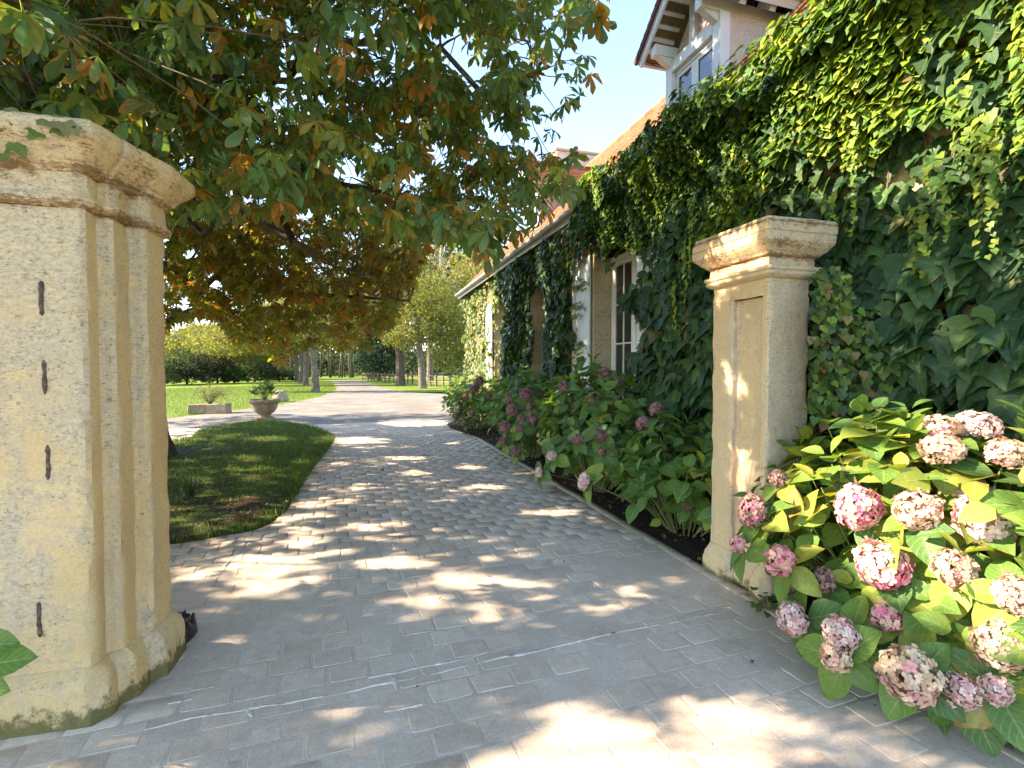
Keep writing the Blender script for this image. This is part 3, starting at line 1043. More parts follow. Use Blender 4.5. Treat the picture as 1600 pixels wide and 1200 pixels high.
# roof: boarding and clay tiles in courses
th = math.atan2(RIDGE_Z - EAVE_Z, RIDGE_X - EAVE_X)
SL = math.hypot(RIDGE_Z - EAVE_Z, RIDGE_X - EAVE_X)
ct, st_ = math.cos(th), math.sin(th)
def on_roof(s, y, n=0.0):
    return Vector((EAVE_X + s * ct - n * st_, y, EAVE_Z + s * st_ + n * ct))
r_ = MB()
V = [on_roof(0, Y0 - .3), on_roof(SL, Y0 - .3), on_roof(SL, Y1 + .15), on_roof(0, Y1 + .15)]
V += [v + Vector((st_, 0, -ct)) * .10 for v in V]
V += [Vector((2 * RIDGE_X - v.x, v.y, v.z)) for v in V[:8]]
F = [(0, 3, 2, 1), (4, 5, 6, 7), (0, 4, 7, 3), (0, 1, 5, 4), (2, 3, 7, 6), (8, 9, 10, 11), (12, 15, 14, 13), (8, 11, 15, 12), (8, 12, 13, 9), (10, 14, 15, 11)]
roof = r_.add(V, F).build('roof', M['soffit'], house)
def tiles(s0, s1, ya, yb, fn, tw=.17, te=.115, skip=None, name='tile', parent=None, mat=None, jit=1.0):
    V, F = [], []
    k = 0
    s = s0
    while s < s1:
        y = ya - (k % 2) * tw / 2
        while y < yb:
            if y < ya - .001:
                y += tw / 2
                continue
            if not (skip and skip(s, y)):
                h = .018 + random.uniform(-.003, .004) * jit
                hb = .004 + random.uniform(0, .003) * jit
                L = te * 1.25
                e = random.uniform(-.006, .006) * jit
                pa = [fn(s + e, y + .003, h), fn(s + e, y + tw - .003, h), fn(s + L, y + tw - .003, hb), fn(s + L, y + .003, hb)]
                pb = [fn(s + e, y + .003, h - .013), fn(s + e, y + tw - .003, h - .013)]
                b = len(V)
                V += [tuple(p) for p in pa + pb]
                F += [(b, b + 1, b + 2, b + 3), (b + 4, b + 5, b + 1, b), (b + 4, b, b + 3, b + 3)[:3] + (b + 3,)]
                F.pop()
            y += tw
        s += te
        k += 1
    me = fast_mesh(name, np.array(V), np.array(F), mats=[mat or M['tile']])
    return link(name, me, parent or roof, 'stuff')
def dskip(s, y):
    for yc in (5.7, 11.9):
        if yc - .62 < y < yc + .45 and .9 < s < 2.45:
            return True
    return False
tiles(-.03, SL, Y0 - .3, Y1 + .15, lambda s, y, n: on_roof(s, y, n), skip=dskip)
rd = MB()
yy = Y0 - .3
while yy < Y1 + .1:
    rd.tube([(RIDGE_X, yy, RIDGE_Z - .02), (RIDGE_X, yy + .40, RIDGE_Z - .005)], [.11, .12], 8)
    yy += .36
rd.build('ridge_tiles', M['tile'], roof, kind='stuff')
# eaves: boarded soffit, rafters, half-round gutter on brackets
MB().box(EAVE_X + .06, WX, Y0, Y1, EAVE_Z - .03, EAVE_Z - .005).build('soffit', M['soffit'], house)
rf = MB()
yy = Y0 + .3
while yy < Y1:
    rf.box(EAVE_X + .08, WX - .001, yy - .04, yy + .04, EAVE_Z - .12, EAVE_Z - .031, .004)
    yy += .55
rf.build('rafter_ends', M['soffit'], house, kind='stuff')
gt = MB()
n = 10
V, F = [], []
gy = np.linspace(Y0 - .2, Y1 + .1, 24)
for y in gy:
    for k in range(n + 1):
        a = math.pi + math.pi * k / n
        V.append((EAVE_X - .045 + .068 * math.cos(a), y, EAVE_Z - .005 + .068 * math.sin(a)))
    for k in range(n + 1):
        a = 2 * math.pi - math.pi * k / n
        V.append((EAVE_X - .045 + .062 * math.cos(a), y, EAVE_Z - .003 + .062 * math.sin(a)))
m = 2 * (n + 1)
for i in range(len(gy) - 1):
    for k in range(m):
        F.append((i * m + k, i * m + (k + 1) % m, (i + 1) * m + (k + 1) % m, (i + 1) * m + k))
gt.add(V, F).build('gutter', M['zinc'], house, True)
yy = Y0 + .4
while yy < Y1:
    MB().tube([(EAVE_X - .045 + .074 * math.cos(a), yy, EAVE_Z - .005 + .074 * math.sin(a)) for a in np.linspace(math.pi, 2 * math.pi, 7)], .007, 4).build('gutter_bracket', M['zinc'], house)
    yy += 1.1
MB().box(EAVE_X + .012, EAVE_X + .035, Y0 - .2, Y1 + .1, EAVE_Z - .13, EAVE_Z - .012).build('fascia', M['paint'], house)
# chimney at the far end of the roof
ch = MB()
cA = at(897, 226, 19.0)
CHX0, CHX1, CHY = 6.3, 8.6, 15.9
ch.box(CHX0, CHX1, CHY, CHY + 1.1, 5.8, 8.75, .02)
chim = ch.build('chimney', M['render'], house)
MB().box(CHX0 - .05, CHX1 + .05, CHY - .05, CHY + 1.15, 8.752, 8.84, .015).build('chimney_cap', M['ashlar'], chim)

# dormers: rendered cheeks, painted timber front, tiled gable roof towards the drive
def dormer(yc, half, near=True):
    DX = 4.10
    za = 4.55
    zp = 5.78                                       # wall plate
    ap = zp + .60 + .06
    roof_x = lambda z: EAVE_X + (z - EAVE_Z) / math.tan(th)
    d = MB()
    y0, y1 = yc - half, yc + half
    tkn = .10
    for (ya, yb) in ((y0, y0 + tkn), (y1 - tkn, y1)):
        xz = roof_x(zp) + .25
        V = [(DX + .10, ya, za - .1), (DX + .10, ya, zp), (xz, ya, zp), (roof_x(za) + .2, ya, za - .1)]
        V += [(x, yb, z) for x, y, z in V]
        d.add(V, [(0, 1, 2, 3), (7, 6, 5, 4), (0, 4, 5, 1), (1, 5, 6, 2), (2, 6, 7, 3), (3, 7, 4, 0)])
    V = [(DX + .06, y0 + tkn, zp + .02), (DX + .06, y1 - tkn, zp + .02), (DX + .06, yc, ap - .12), (DX + .16, y0 + tkn, zp + .02), (DX + .16, y1 - tkn, zp + .02), (DX + .16, yc, ap - .12)]
    d.add(V, [(0, 2, 1), (3, 4, 5), (0, 1, 4, 3), (1, 2, 5, 4), (2, 0, 3, 5)])
    dm = d.build('dormer', M['render'], house)
    pw = .13
    for (ya, yb) in ((y0 - .012, y0 + pw), (y1 - pw, y1 + .012)):
        MB().box(DX - .02, DX + .12, ya, yb, za - .12, zp, .006).build('dormer_post', M['paint'], dm)
    MB().box(DX - .025, DX + .11, y0 + pw, y1 - pw, zp - .20, zp - .04, .006).build('lintel_beam', M['paint'], dm)
    MB().box(DX - .012, DX + .09, yc - .055, yc + .055, zp - .04, ap - .16, .005).build('king_post', M['paint'], dm)
    # plates running back over the cheeks, their ends carried forward as shaped brackets
    OV = .30
    for yb_ in (y0 + .02, y1 - .12):
        mbx = MB().box(DX - OV + .03, roof_x(zp) + .35, yb_ - .012, yb_ + .112, zp + .002, zp + .145, .008)
        mbx.build('wall_plate', M['paint'], dm)
    MB().box(DX - OV + .03, DX + .9, yc - .065, yc + .065, ap - .20, ap - .06, .008).build('ridge_beam', M['paint'], dm)
    for s in (-1, 1):                                # corbel block under each bracket
        yq = y0 + .03 if s < 0 else y1 - .12
        V = [(DX - .02, yq, zp), (DX - .22, yq, zp), (DX - .14, yq, zp - .055), (DX - .02, yq, zp - .11)]
        V += [(x, y + .09, z) for x, y, z in V]
        MB().add(V, [(0, 1, 2, 3), (7, 6, 5, 4), (0, 4, 5, 1), (1, 5, 6, 2), (2, 6, 7, 3), (3, 7, 4, 0)]).build('corbel', M['paint'], dm)
    # roof planes with rafters
    hw = half + .20
    rise = .62
    sl = math.hypot(hw, rise)
    for s in (-1, 1):
        def pl(q, x, n, s=s):                        # q up from eave 0..sl
            t_ = q / sl
            return Vector((x, yc + s * (hw * (1 - t_)) + s * n * rise / sl, zp + .08 + rise * t_ + n * hw / sl))
        xb = roof_x(zp + .08 + rise) + .6
        xa = DX - OV
        V = [pl(0, xa, .03), pl(0, xb, .03), pl(sl, xb, .03), pl(sl, xa, .03), pl(0, xa, 0.06), pl(0, xb, .06), pl(sl, xb, .06), pl(sl, xa, .06)]
        MB().add(V, [(0, 1, 2, 3), (7, 6, 5, 4), (0, 4, 5, 1), (1, 5, 6, 2), (2, 6, 7, 3), (3, 7, 4, 0)]).build('roof_boarding', M['soffit'], dm)
        V = [pl(-.04, xa - .02, -.10), pl(-.04, xa - .02, .055), pl(sl + .03, xa - .02, .055), pl(sl + .03, xa - .02, -.10)]
        V += [v + Vector((.035, 0, 0)) for v in V]
        MB().add(V, [(0, 1, 2, 3), (7, 6, 5, 4), (0, 4, 5, 1), (1, 5, 6, 2), (2, 6, 7, 3), (3, 7, 4, 0)]).build('barge_board', M['paint'], dm)
        # battens seen from below at the verge
        for q in np.arange(.12, sl - .05, .155):
            V = [pl(q, xa + .03, -.03), pl(q + .045, xa + .03, -.03), pl(q + .045, xa + .03, .028), pl(q, xa + .03, .028)]
            V += [v + Vector((OV + .04, 0, 0)) for v in V]
            MB().add(V, [(0, 1, 2, 3), (7, 6, 5, 4), (0, 4, 5, 1), (1, 5, 6, 2), (2, 6, 7, 3), (3, 7, 4, 0)]).build('batten', M['paint'], dm)
        # rafter tails along the eave
        x = xa + .42
        while x < roof_x(zp) + .1:
            V = [pl(-.02, x, -.09), pl(.24, x, -.09), pl(.24, x, .028), pl(-.02, x, .028)]
            V += [v + Vector((.08, 0, 0)) for v in V]
            MB().add(V, [(0, 1, 2, 3), (7, 6, 5, 4), (0, 4, 5, 1), (1, 5, 6, 2), (2, 6, 7, 3), (3, 7, 4, 0)]).build('rafter_tail', M['paint'], dm)
            x += .42
        MB().add([pl(-.05, xa, -.03), pl(-.05, xb - .6, -.03), pl(-.05, xb - .6, .07), pl(-.05, xa, .07)] + [pl(-.02, xa, -.03), pl(-.02, xb - .6, -.03), pl(-.02, xb - .6, .07), pl(-.02, xa, .07)],
                 [(0, 1, 2, 3), (7, 6, 5, 4), (0, 4, 5, 1), (1, 5, 6, 2), (2, 6, 7, 3), (3, 7, 4, 0)]).build('eaves_board', M['paint'], dm)
        tiles(-.07, sl, xa - .05, xb, lambda q, x, n, pl=pl: pl(q, x, n + .06), parent=dm, name='dormer_tiles')
        # the tiles that close the verge, one by one
        for q in np.arange(-.06, sl, .115):
            V = [pl(q, xa - .06, .075), pl(q + .125, xa - .06, .060), pl(q + .125, xa - .06, .0), pl(q, xa - .06, .01)]
            V += [v + Vector((.035, 0, 0)) for v in V]
            MB().add(V, [(0, 1, 2, 3), (7, 6, 5, 4), (0, 4, 5, 1), (1, 5, 6, 2), (2, 6, 7, 3), (3, 7, 4, 0)]).build('verge_tile', M['brick_dark'], dm)
    # casement of two leaves, each of two panes
    fx = DX + .03
    wy0, wy1, wz0, wz1 = y0 + pw, y1 - pw, za - .1, zp - .20
    f = MB()
    f.box(fx, fx + .06, wy0, wy1, wz1 - .05, wz1 - .001, .004)
    for (l0, l1) in ((wy0 + .001, (wy0 + wy1) / 2 - .002), ((wy0 + wy1) / 2 + .002, wy1 - .001)):
        f.box(fx + .01, fx + .055, l0, l0 + .06, wz0, wz1 - .051, .004)
        f.box(fx + .01, fx + .055, l1 - .06, l1, wz0, wz1 - .051, .004)
        zm = wz0 + (wz1 - wz0) * .52
        f.box(fx + .004, fx + .052, l0 + .06, l1 - .06, zm - .025, zm + .025, .004)
        f.box(fx + .012, fx + .053, l0 + .06, l1 - .06, wz1 - .10, wz1 - .052, .003)
        MB().box(fx + .03, fx + .034, l0 + .06, l1 - .06, wz0, zm - .025).build('pane', M['glass'], dm)
        MB().box(fx + .03, fx + .034, l0 + .06, l1 - .06, zm + .025, wz1 - .10).build('pane', M['glass'], dm)
    f.build('casement', M['paint'], dm)
    MB().tube([(fx - .02, wy0, wz0 + (wz1 - wz0) * .50), (fx - .02, wy1, wz0 + (wz1 - wz0) * .50)], .022, 8).build('guard_rail', M['paint'], dm)
    return dm
dormer(5.70, .545)
dormer(11.9, .545, False)
# ================================================================== leaf building
def leaf_grid(outline, nu=4, fold=.22, droop=.35, wob=0.0):
    """outline: [(along, half width)] -> V, F, luv for a leaf of length 1 along +Y, normal +Z"""
    V, L, F = [], [], []
    k = nu + 1
    for i, (a, hw) in enumerate(outline):
        for j in range(k):
            u = -1 + 2 * j / nu
            V.append((u * hw, a, fold * abs(u) * hw - droop * a * a * .5 + wob * math.sin(a * 19 + u * 3) * abs(u)))
            L.append((.5 + .5 * u, a, 0))
    for i in range(len(outline) - 1):
        for j in range(nu):
            F.append((i * k + j, i * k + j + 1, (i + 1) * k + j + 1, (i + 1) * k + j))
    return np.array(V), np.array(F), np.array(L)
def tris(F):
    F = np.asarray(F)
    return F if F.shape[1] == 3 else np.concatenate([F[:, [0, 1, 2]], F[:, [0, 2, 3]]])
OVATE = [(0.0, .02), (.10, .19), (.28, .335), (.50, .36), (.70, .285), (.87, .15), (1.0, .008)]
OVATE_LOW = [(0.0, .02), (.28, .32), (.62, .32), (1.0, .01)]
OBOV = [(0.0, .012), (.25, .07), (.50, .145), (.72, .185), (.88, .125), (1.0, .012)]
KITE = None
OBOV_LOW = [(0.0, .02), (.45, .13), (.75, .18), (1.0, .015)]
def palmate(outline, nu, droop, seed, petiole=True):
    rr = random.Random(seed)
    n = rr.choice((5, 7, 7))
    Vs, Fs, Ls = [], [], []
    b = 0
    for i in range(n):
        t = (i - (n - 1) / 2) / ((n - 1) / 2)
        ang = t * 1.95 + rr.uniform(-.12, .12)
        ln = (1.0 - .45 * abs(t) ** 1.5) * rr.uniform(.88, 1.1)
        V, F, L = leaf_grid(outline, nu, .35, .5)
        V = V * ln
        dd = droop + rr.uniform(-.30, .55)
        V2 = np.c_[V[:, 0], V[:, 1] * math.cos(dd) + V[:, 2] * math.sin(dd), -V[:, 1] * math.sin(dd) + V[:, 2] * math.cos(dd)]
        tw = rr.uniform(-.4, .4)
        V2 = np.c_[V2[:, 0] * math.cos(tw), V2[:, 1], V2[:, 2] + V2[:, 0] * math.sin(tw)]
        ca, sa = math.cos(ang), math.sin(ang)
        V3 = np.c_[V2[:, 0] * ca + V2[:, 1] * sa, -V2[:, 0] * sa + V2[:, 1] * ca, V2[:, 2]]
        Vs.append(V3)
        Fs.append(tris(F) + b)
        Ls.append(L)
        b += len(V)
    if petiole:
        V = np.array([(-.012, 0, 0), (.012, 0, 0), (0, -.75, .10), (0, 0, -.015)])
        Vs.append(V)
        Fs.append(np.array([(0, 1, 2), (1, 3, 2)]) + b)
        Ls.append(np.array([(.5, .0, 0)] * 4))
    return np.concatenate(Vs), np.concatenate(Fs), np.concatenate(Ls)
def palmate_kite(droop, seed):
    """the same leaf with plain folded leaflets, for the bulk of the crown"""
    rr = random.Random(seed)
    n = rr.choice((5, 6, 7))
    V, F, L = [], [], []
    for i in range(n):
        t = (i - (n - 1) / 2) / ((n - 1) / 2)
        a = t * 1.95 + rr.uniform(-.15, .15)
        ln = (1.0 - .45 * abs(t) ** 1.5) * rr.uniform(.88, 1.1)
        dd = droop + rr.uniform(-.25, .35)
        ca, sa, cd, sd = math.cos(a), math.sin(a), math.cos(dd), math.sin(dd)
        w_ = .20 * ln
        b = len(V)
        for (x, y, z) in ((0, 0, 0), (w_, .62 * ln, .09), (0, ln, -.05), (-w_, .62 * ln, .09)):
            y2, z2 = y * cd, z - y * sd
            V.append((x * ca + y2 * sa, -x * sa + y2 * ca, z2))
        F += [(b, b + 1, b + 2), (b, b + 2, b + 3)]
        L += [(.5, 0, 0), (.9, .6, 0), (.5, 1, 0), (.1, .6, 0)]
    return np.array(V), np.array(F), np.array(L)
def lobed(seed=0, simple_=False):
    """three-lobed creeper leaf hanging along +Y"""
    rr = random.Random(seed)
    j = lambda s=.03: rr.uniform(-s, s)
    if simple_:
        half = [(.0, .06), (.30, -.04), (.50, .30 + j()), (.30, .62), (0, 1.0)]
    else:
        half = [(.0, .08), (.20, -.06), (.44, .02 + j()), (.60 + j(), .36 + j()), (.38, .42), (.30, .50), (.22, .70 + j()), (.09, .9), (0, 1.02)]
    pts = [(-x, y) for x, y in half[1:-1]][::-1]
    ring = half + pts
    V = [(0, .36, 0)]
    L = [(.5, .3, 0)]
    for x, y in ring:
        z = .20 * abs(x) - .22 * max(0, y - .2) ** 2 - .10 * abs(x) ** 2 + j(.025)
        V.append((x, y, z))
        L.append((.5 + .5 * max(-1, min(1, x / .6)), min(1, max(0, y)), 0))
    n = len(ring)
    F = [(0, 1 + (k + 1) % n, 1 + k) for k in range(n)]
    return np.array(V), np.array(F), np.array(L)
def basis(nrm, tip):
    """leaf frames: z = normal, y = towards the tip"""
    nrm = nrm / np.linalg.norm(nrm, axis=1, keepdims=True)
    tip = tip - nrm * (tip * nrm).sum(1, keepdims=True)
    tip = tip / np.maximum(1e-6, np.linalg.norm(tip, axis=1, keepdims=True))
    x = np.cross(tip, nrm)
    return np.stack([x, tip, nrm], axis=2)          # (N,3,3) columns x,y,z
def leaf_mass(name, tmpls, Rm, T, Sc, tint, age, mat, parent, kind='stuff'):
    """every leaf of a mass as real geometry in one mesh; tmpls: list of (V,F,L)"""
    N = len(T)
    if N == 0:
        return None
    which = RNG.integers(0, len(tmpls), N)
    Vs, Fs, Ts, Ls = [], [], [], []
    b = 0
    for k, (V, F, L) in enumerate(tmpls):
        id_ = np.where(which == k)[0]
        if not len(id_):
            continue
        n = len(id_)
        P = np.einsum('nij,vj->nvi', Rm[id_], V) * Sc[id_][:, None, None] + T[id_][:, None, :]
        Vs.append(P.reshape(-1, 3))
        Fs.append((tris(F)[None] + (np.arange(n) * len(V))[:, None, None]).reshape(-1, 3) + b)
        b += n * len(V)
        Ts.append(np.repeat(tint[id_], len(V), 0))
        LL = np.tile(L, (n, 1))
        LL[:, 2] = np.repeat(age[id_], len(V))
        Ls.append(LL)
    me = fast_mesh(name, np.concatenate(Vs), np.concatenate(Fs), {'tint': np.concatenate(Ts), 'luv': np.concatenate(Ls)}, smooth=True, mats=[mat])
    return link(name, me, parent, kind)
def leaf_variants(name, tmpls, tints, ages, mat):
    """a few shared meshes for leaves that are objects"""
    out = []
    for i, (tc, ag) in enumerate(zip(tints, ages)):
        V, F, L = tmpls[i % len(tmpls)]
        L = L.copy()
        L[:, 2] = ag
        out.append(fast_mesh(name, V, tris(F), {'tint': np.tile(np.array(tc), (len(V), 1)), 'luv': L}, smooth=True, mats=[mat]))
    return out
def leaf_objects(name, variants, Rm, T, Sc, parent, pick=None, origin=None):
    for i in range(len(T)):
        o = bpy.data.objects.new(name, variants[int(pick[i]) if pick is not None else int(RNG.integers(0, len(variants)))])
        M4 = Matrix(Rm[i].tolist()).to_4x4()
        o.matrix_basis = Matrix.Translation(Vector(T[i].tolist())) @ M4 @ Matrix.Scale(float(Sc[i]), 4)
        o.parent = parent
        C.objects.link(o)
def rnd_unit(n):
    a = RNG.normal(size=(n, 3))
    return a / np.linalg.norm(a, axis=1, keepdims=True)
def pick_colors(n, cols, probs, jit=.18):
    c = np.array(cols)[RNG.choice(len(cols), n, p=np.array(probs) / sum(probs))]
    return c * RNG.normal(1, jit, (n, 1)).clip(.5, 1.6) * RNG.normal(1, .06, (n, 3)).clip(.8, 1.2)

# ================================================================== grass of the island
def grass_blades(name, n, poly, zfun, hmin, hmax, dens=None):
    P = np.array(poly)
    P = P + (P - P.mean(0)) * .012
    poly = P.tolist()
    lo, hi = P.min(0), P.max(0)
    X = RNG.uniform(lo[0], hi[0], n * 3)
    Y = RNG.uniform(lo[1], hi[1], n * 3)
    k = in_poly(X, Y, poly)
    if dens is not None:
        k &= RNG.random(len(X)) < dens(X, Y)
    px, py, v = project(np.c_[X, Y, np.zeros(len(X))])
    k &= (px > 225) & (px < 1650)
    X, Y = X[k][:n], Y[k][:n]
    n = len(X)
    h = RNG.uniform(hmin, hmax, n)
    a = RNG.uniform(0, 2 * math.pi, n)
    lean = RNG.normal(0, .45, (n, 2))
    w_ = RNG.uniform(.0022, .0042, n) * 1.3
    Z = zfun(X, Y)
    dx, dy = np.cos(a) * w_, np.sin(a) * w_
    V = np.stack([np.c_[X - dx, Y - dy, Z], np.c_[X + dx, Y + dy, Z],
                  np.c_[X + dx * .7 + lean[:, 0] * h * .3, Y + dy * .7 + lean[:, 1] * h * .3, Z + h * .6],
                  np.c_[X - dx * .7 + lean[:, 0] * h * .3, Y - dy * .7 + lean[:, 1] * h * .3, Z + h * .6],
                  np.c_[X + lean[:, 0] * h, Y + lean[:, 1] * h, Z + h]], 1).reshape(-1, 3)
    b = (np.arange(n) * 5)[:, None]
    F3 = np.concatenate([b + np.array([[0, 1, 2]]), b + np.array([[0, 2, 3]]), b + np.array([[3, 2, 4]])])
    tint = np.repeat(pick_colors(n, [(.055, .115, .016), (.09, .15, .022), (.15, .17, .04)], [6, 4, 1.2]), 5, 0)
    L = np.tile(np.array([(.5, .1, 0)] * 5), (n, 1))
    me = fast_mesh(name, V, F3, {'tint': tint, 'luv': L}, mats=[M['blade']])
    return link(name, me, None, 'stuff')
tr0 = ground(231, 716)
def island_dens(X, Y):
    bare = np.array([noise.noise(Vector((x * .9, y * .9, 2.0))) for x, y in zip(X, Y)])
    g1 = ground(310, 800)
    d = np.hypot(X - g1.x, (Y - g1.y) * .9)
    dt = np.hypot(X - tr0.x, Y - tr0.y)
    return np.clip(.25 + .9 * np.clip((d - .5) / 1.3, 0, 1) + bare * .5, .02, 1) * np.clip((dt - .6) / .9, .05, 1)
ig = grass_blades('lawn_grass', 52000, ISLAND, lambda X, Y: np.full(len(X), .030), .03, .085, island_dens)
# sunny strip of lawn on the far side of the lane
fl = [tuple(ground(*p)[:2]) for p in ((255, 655), (360, 641), (440, 631), (500, 619), (524, 609), (520, 600), (400, 603), (255, 608))]
grass_blades('meadow_grass', 26000, fl, lambda X, Y: np.full(len(X), -.03), .07, .16)

# ================================================================== the big chestnut
TREE = empty('chestnut_tree', (tr0.x, tr0.y, 0), 'big chestnut tree with browning leaves spreading over the drive from behind the ochre pillar', 'tree')
TR = Vector((tr0.x, tr0.y, 0))
OUT_ALL = [(-400, -2000), (1010, -2000), (960, -40), (948, 22), (925, 60), (930, 135), (905, 165), (900, 228), (893, 262), (900, 300), (862, 312), (842, 345), (800, 372), (772, 396), (735, 388), (700, 372), (668, 392), (648, 450), (615, 505), (585, 545), (540, 548),
           (500, 530), (470, 545), (440, 562), (405, 545), (370, 535), (345, 500), (300, 492), (262, 506), (255, 620), (-400, 640)]
OUT_NEAR = [(-400, -2000), (1010, -2000), (960, -40), (948, 22), (925, 60), (930, 135), (905, 165), (900, 228), (893, 262), (900, 300), (862, 312), (842, 345), (800, 372), (772, 396), (735, 388), (690, 365), (640, 372), (600, 350), (520, 335), (450, 330), (380, 325), (300, 330), (255, 340), (-400, 300)]
HOLES = [(545, 262, 20, 30), (700, 60, 26, 26), (680, 235, 16, 22), (640, 275, 16, 14), (335, 436, 16, 12), (290, 474, 12, 14), (250, 375, 14, 12), (310, 500, 10, 8), (560, 50, 18, 14), (620, 90, 12, 16), (420, 470, 16, 8), (740, 110, 18, 20), (300, 395, 14, 10), (100, 105, 26, 16), (270, 60, 12, 10), (395, 215, 12, 10), (470, 330, 12, 10), (585, 215, 12, 10), (640, 180, 14, 12), (810, 60, 14, 16), (850, 150, 14, 14), (790, 210, 12, 12), (450, 30, 10, 12), (330, 240, 14, 9), (390, 300, 12, 8), (860, 25, 16, 12)]
# clearings of the crown through which the sun reaches the ground (centre and reach of each patch of light)
SUNNY = []
for (x, y, rx, ry) in ((440, 878, 92, 17), (425, 915, 52, 11), (625, 878, 80, 12), (755, 905, 88, 15), (690, 938, 62, 11), (870, 801, 60, 7), (770, 760, 34, 5), (490, 829, 26, 9), (800, 872, 50, 7), (965, 927, 36, 5), (620, 818, 40, 5), (585, 825, 34, 6),
                       (560, 688, 50, 5), (650, 660, 60, 6), (500, 640, 60, 7), (700, 690, 30, 4), (940, 1145, 135, 42), (1120, 1105, 84, 28), (1205, 1165, 100, 30), (1010, 1195, 180, 42), (850, 1200, 140, 32), (1100, 1240, 300, 50), (1240, 1120, 40, 22), (1335, 1140, 28, 12), (1290, 1180, 40, 20), (1470, 1185, 50, 20),
                       (1560, 1120, 60, 30), (330, 960, 26, 6), (880, 850, 30, 4), (740, 730, 30, 4), (640, 715, 40, 4), (430, 690, 40, 4), (400, 720, 30, 5)):
    c = ground(x, y)
    a = ground(x + rx, y)
    b = ground(x, y - ry)
    SUNNY.append((c.x, c.y, a.x - c.x, a.y - c.y, b.x - c.x, b.y - c.y))
def sun_free(P, margin=1.0):
    """False for leaves that would stand in the way of one of the lit places"""
    P = np.asarray(P)
    ok = np.ones(len(P), bool)
    s = np.array(SUN)
    G = P - s * (P[:, 2:3] / s[2])
    for cx, cy_, ax, ay, bx, by in SUNNY:
        dx, dy = G[:, 0] - cx, G[:, 1] - cy_
        det = ax * by - ay * bx
        e1, e2 = (dx * by - dy * bx) / det, (ax * dy - ay * dx) / det
        ok &= (e1 * e1 + e2 * e2) > margin
    # far end of the front, the roof beyond the first dormer
    k = (WX - .2 - P[:, 0]) / s[0]
    Wp = P + s * k[:, None]
    ok &= ~((Wp[:, 1] > 12.6) & (Wp[:, 2] > .2) & (Wp[:, 2] < 4.3) & (RNG.random(len(P)) < .93))
    nrm = np.array([-math.sin(th), 0, math.cos(th)])
    q = np.array([EAVE_X, 0, EAVE_Z])
    k = ((q - P) @ nrm) / (s @ nrm)
    Rp = P + s * k[:, None]
    ok &= ~((Rp[:, 1] > 6.3) & (Rp[:, 0] > EAVE_X) & (Rp[:, 0] < RIDGE_X + 1) & (RNG.random(len(P)) < .96))
    ok &= ~((Wp[:, 1] > 1.0) & (Wp[:, 1] < 3.6) & (Wp[:, 2] > 2.9) & (Wp[:, 2] < 4.6) & (RNG.random(len(P)) < .92))
    kp = (2.66 - P[:, 0]) / s[0]
    Pp = P + s * kp[:, None]
    for y_, z_, ry_, rz_ in ((3.12, .92, .07, .17), (3.0, 2.44, .12, .10), (3.3, 2.34, .10, .10), (3.22, 1.55, .05, .08)):
        ok &= ~(((Pp[:, 1] - y_) / (ry_ + .07)) ** 2 + ((Pp[:, 2] - z_) / (rz_ + .07)) ** 2 < 1)
    ok &= ~((Wp[:, 1] > 3.4) & (Wp[:, 1] < 6.6) & (Wp[:, 2] > 3.1) & (Wp[:, 2] < 4.6) & (RNG.random(len(P)) < .55))
    ok &= ~((Wp[:, 1] > .2) & (Wp[:, 1] < 2.3) & (Wp[:, 2] > -.1) & (Wp[:, 2] < 1.25) & (RNG.random(len(P)) < .96))
    return ok
def crown_ok(P):
    px, py, v = project(P)
    front = v > .4
    vis = front & (px > -420) & (px < 1900) & (py > -1900) & (py < 1300)
    inall = in_poly(px, py, OUT_ALL)
    innear = in_poly(px, py, OUT_NEAR)
    ok = np.where(vis, np.where(v < 7.2, innear, inall), True)
    for hx, hy, rx, ry in HOLES:
        ok &= ~(front & (((px - hx) / rx) ** 2 + ((py - hy) / ry) ** 2 < 1))
    return ok
cl = []
# the crown as a dome that hangs low on the side of the drive
n = 22000
d = rnd_unit(n)
rr = RNG.uniform(0, 1, n) ** .36
cen = np.array([TR.x - .8, TR.y - 1.8, 5.8])
rad = np.array([7.6, 10.4, 5.8])
P = cen + d * rr[:, None] * np.where(d[:, 2:3] < 0, rad * np.array([1, 1, .66]), rad)
P = P[(P[:, 2] > 1.75)]
dd = np.array([noise.noise(Vector((p[0] * .42, p[1] * .42, p[2] * .55))) for p in P])
P = P[dd > -.30]
cl.append(P[:10400])
# unseen leaf lobes added far out from the trunk to shade the lane
for c_, r__, k_ in (((-9.3, 16.0, 6.6), (3.4, 3.4, 2.4), 620), ((-11.5, 18.6, 7.2), (3.2, 3.0, 2.2), 520)):
    d = rnd_unit(k_)
    cl.append(np.array(c_) + d * RNG.uniform(.2, 1, (k_, 1)) ** .5 * np.array(r__))
# boughs that reach out towards the gate, right over the visitor
n = 3400
px = RNG.uniform(-160, 950, n)
py = RNG.uniform(-260, 400, n)
v = RNG.uniform(3.3, 7.0, n)
B = np.array([at(a, b, c)[:] for a, b, c in zip(px, py, v)])
dd = np.array([noise.noise(Vector((p[0] * .7, p[1] * .7, p[2] * .9 + 5))) for p in B])
B = B[(dd > -.22)]
cl.append(B[:1650])
n = 520
px = RNG.uniform(255, 440, n)
py = RNG.uniform(350, 552, n)
v = RNG.uniform(7.6, 12.0, n)
cl.append(np.array([at(a, b, c)[:] for a, b, c in zip(px, py, v)]))
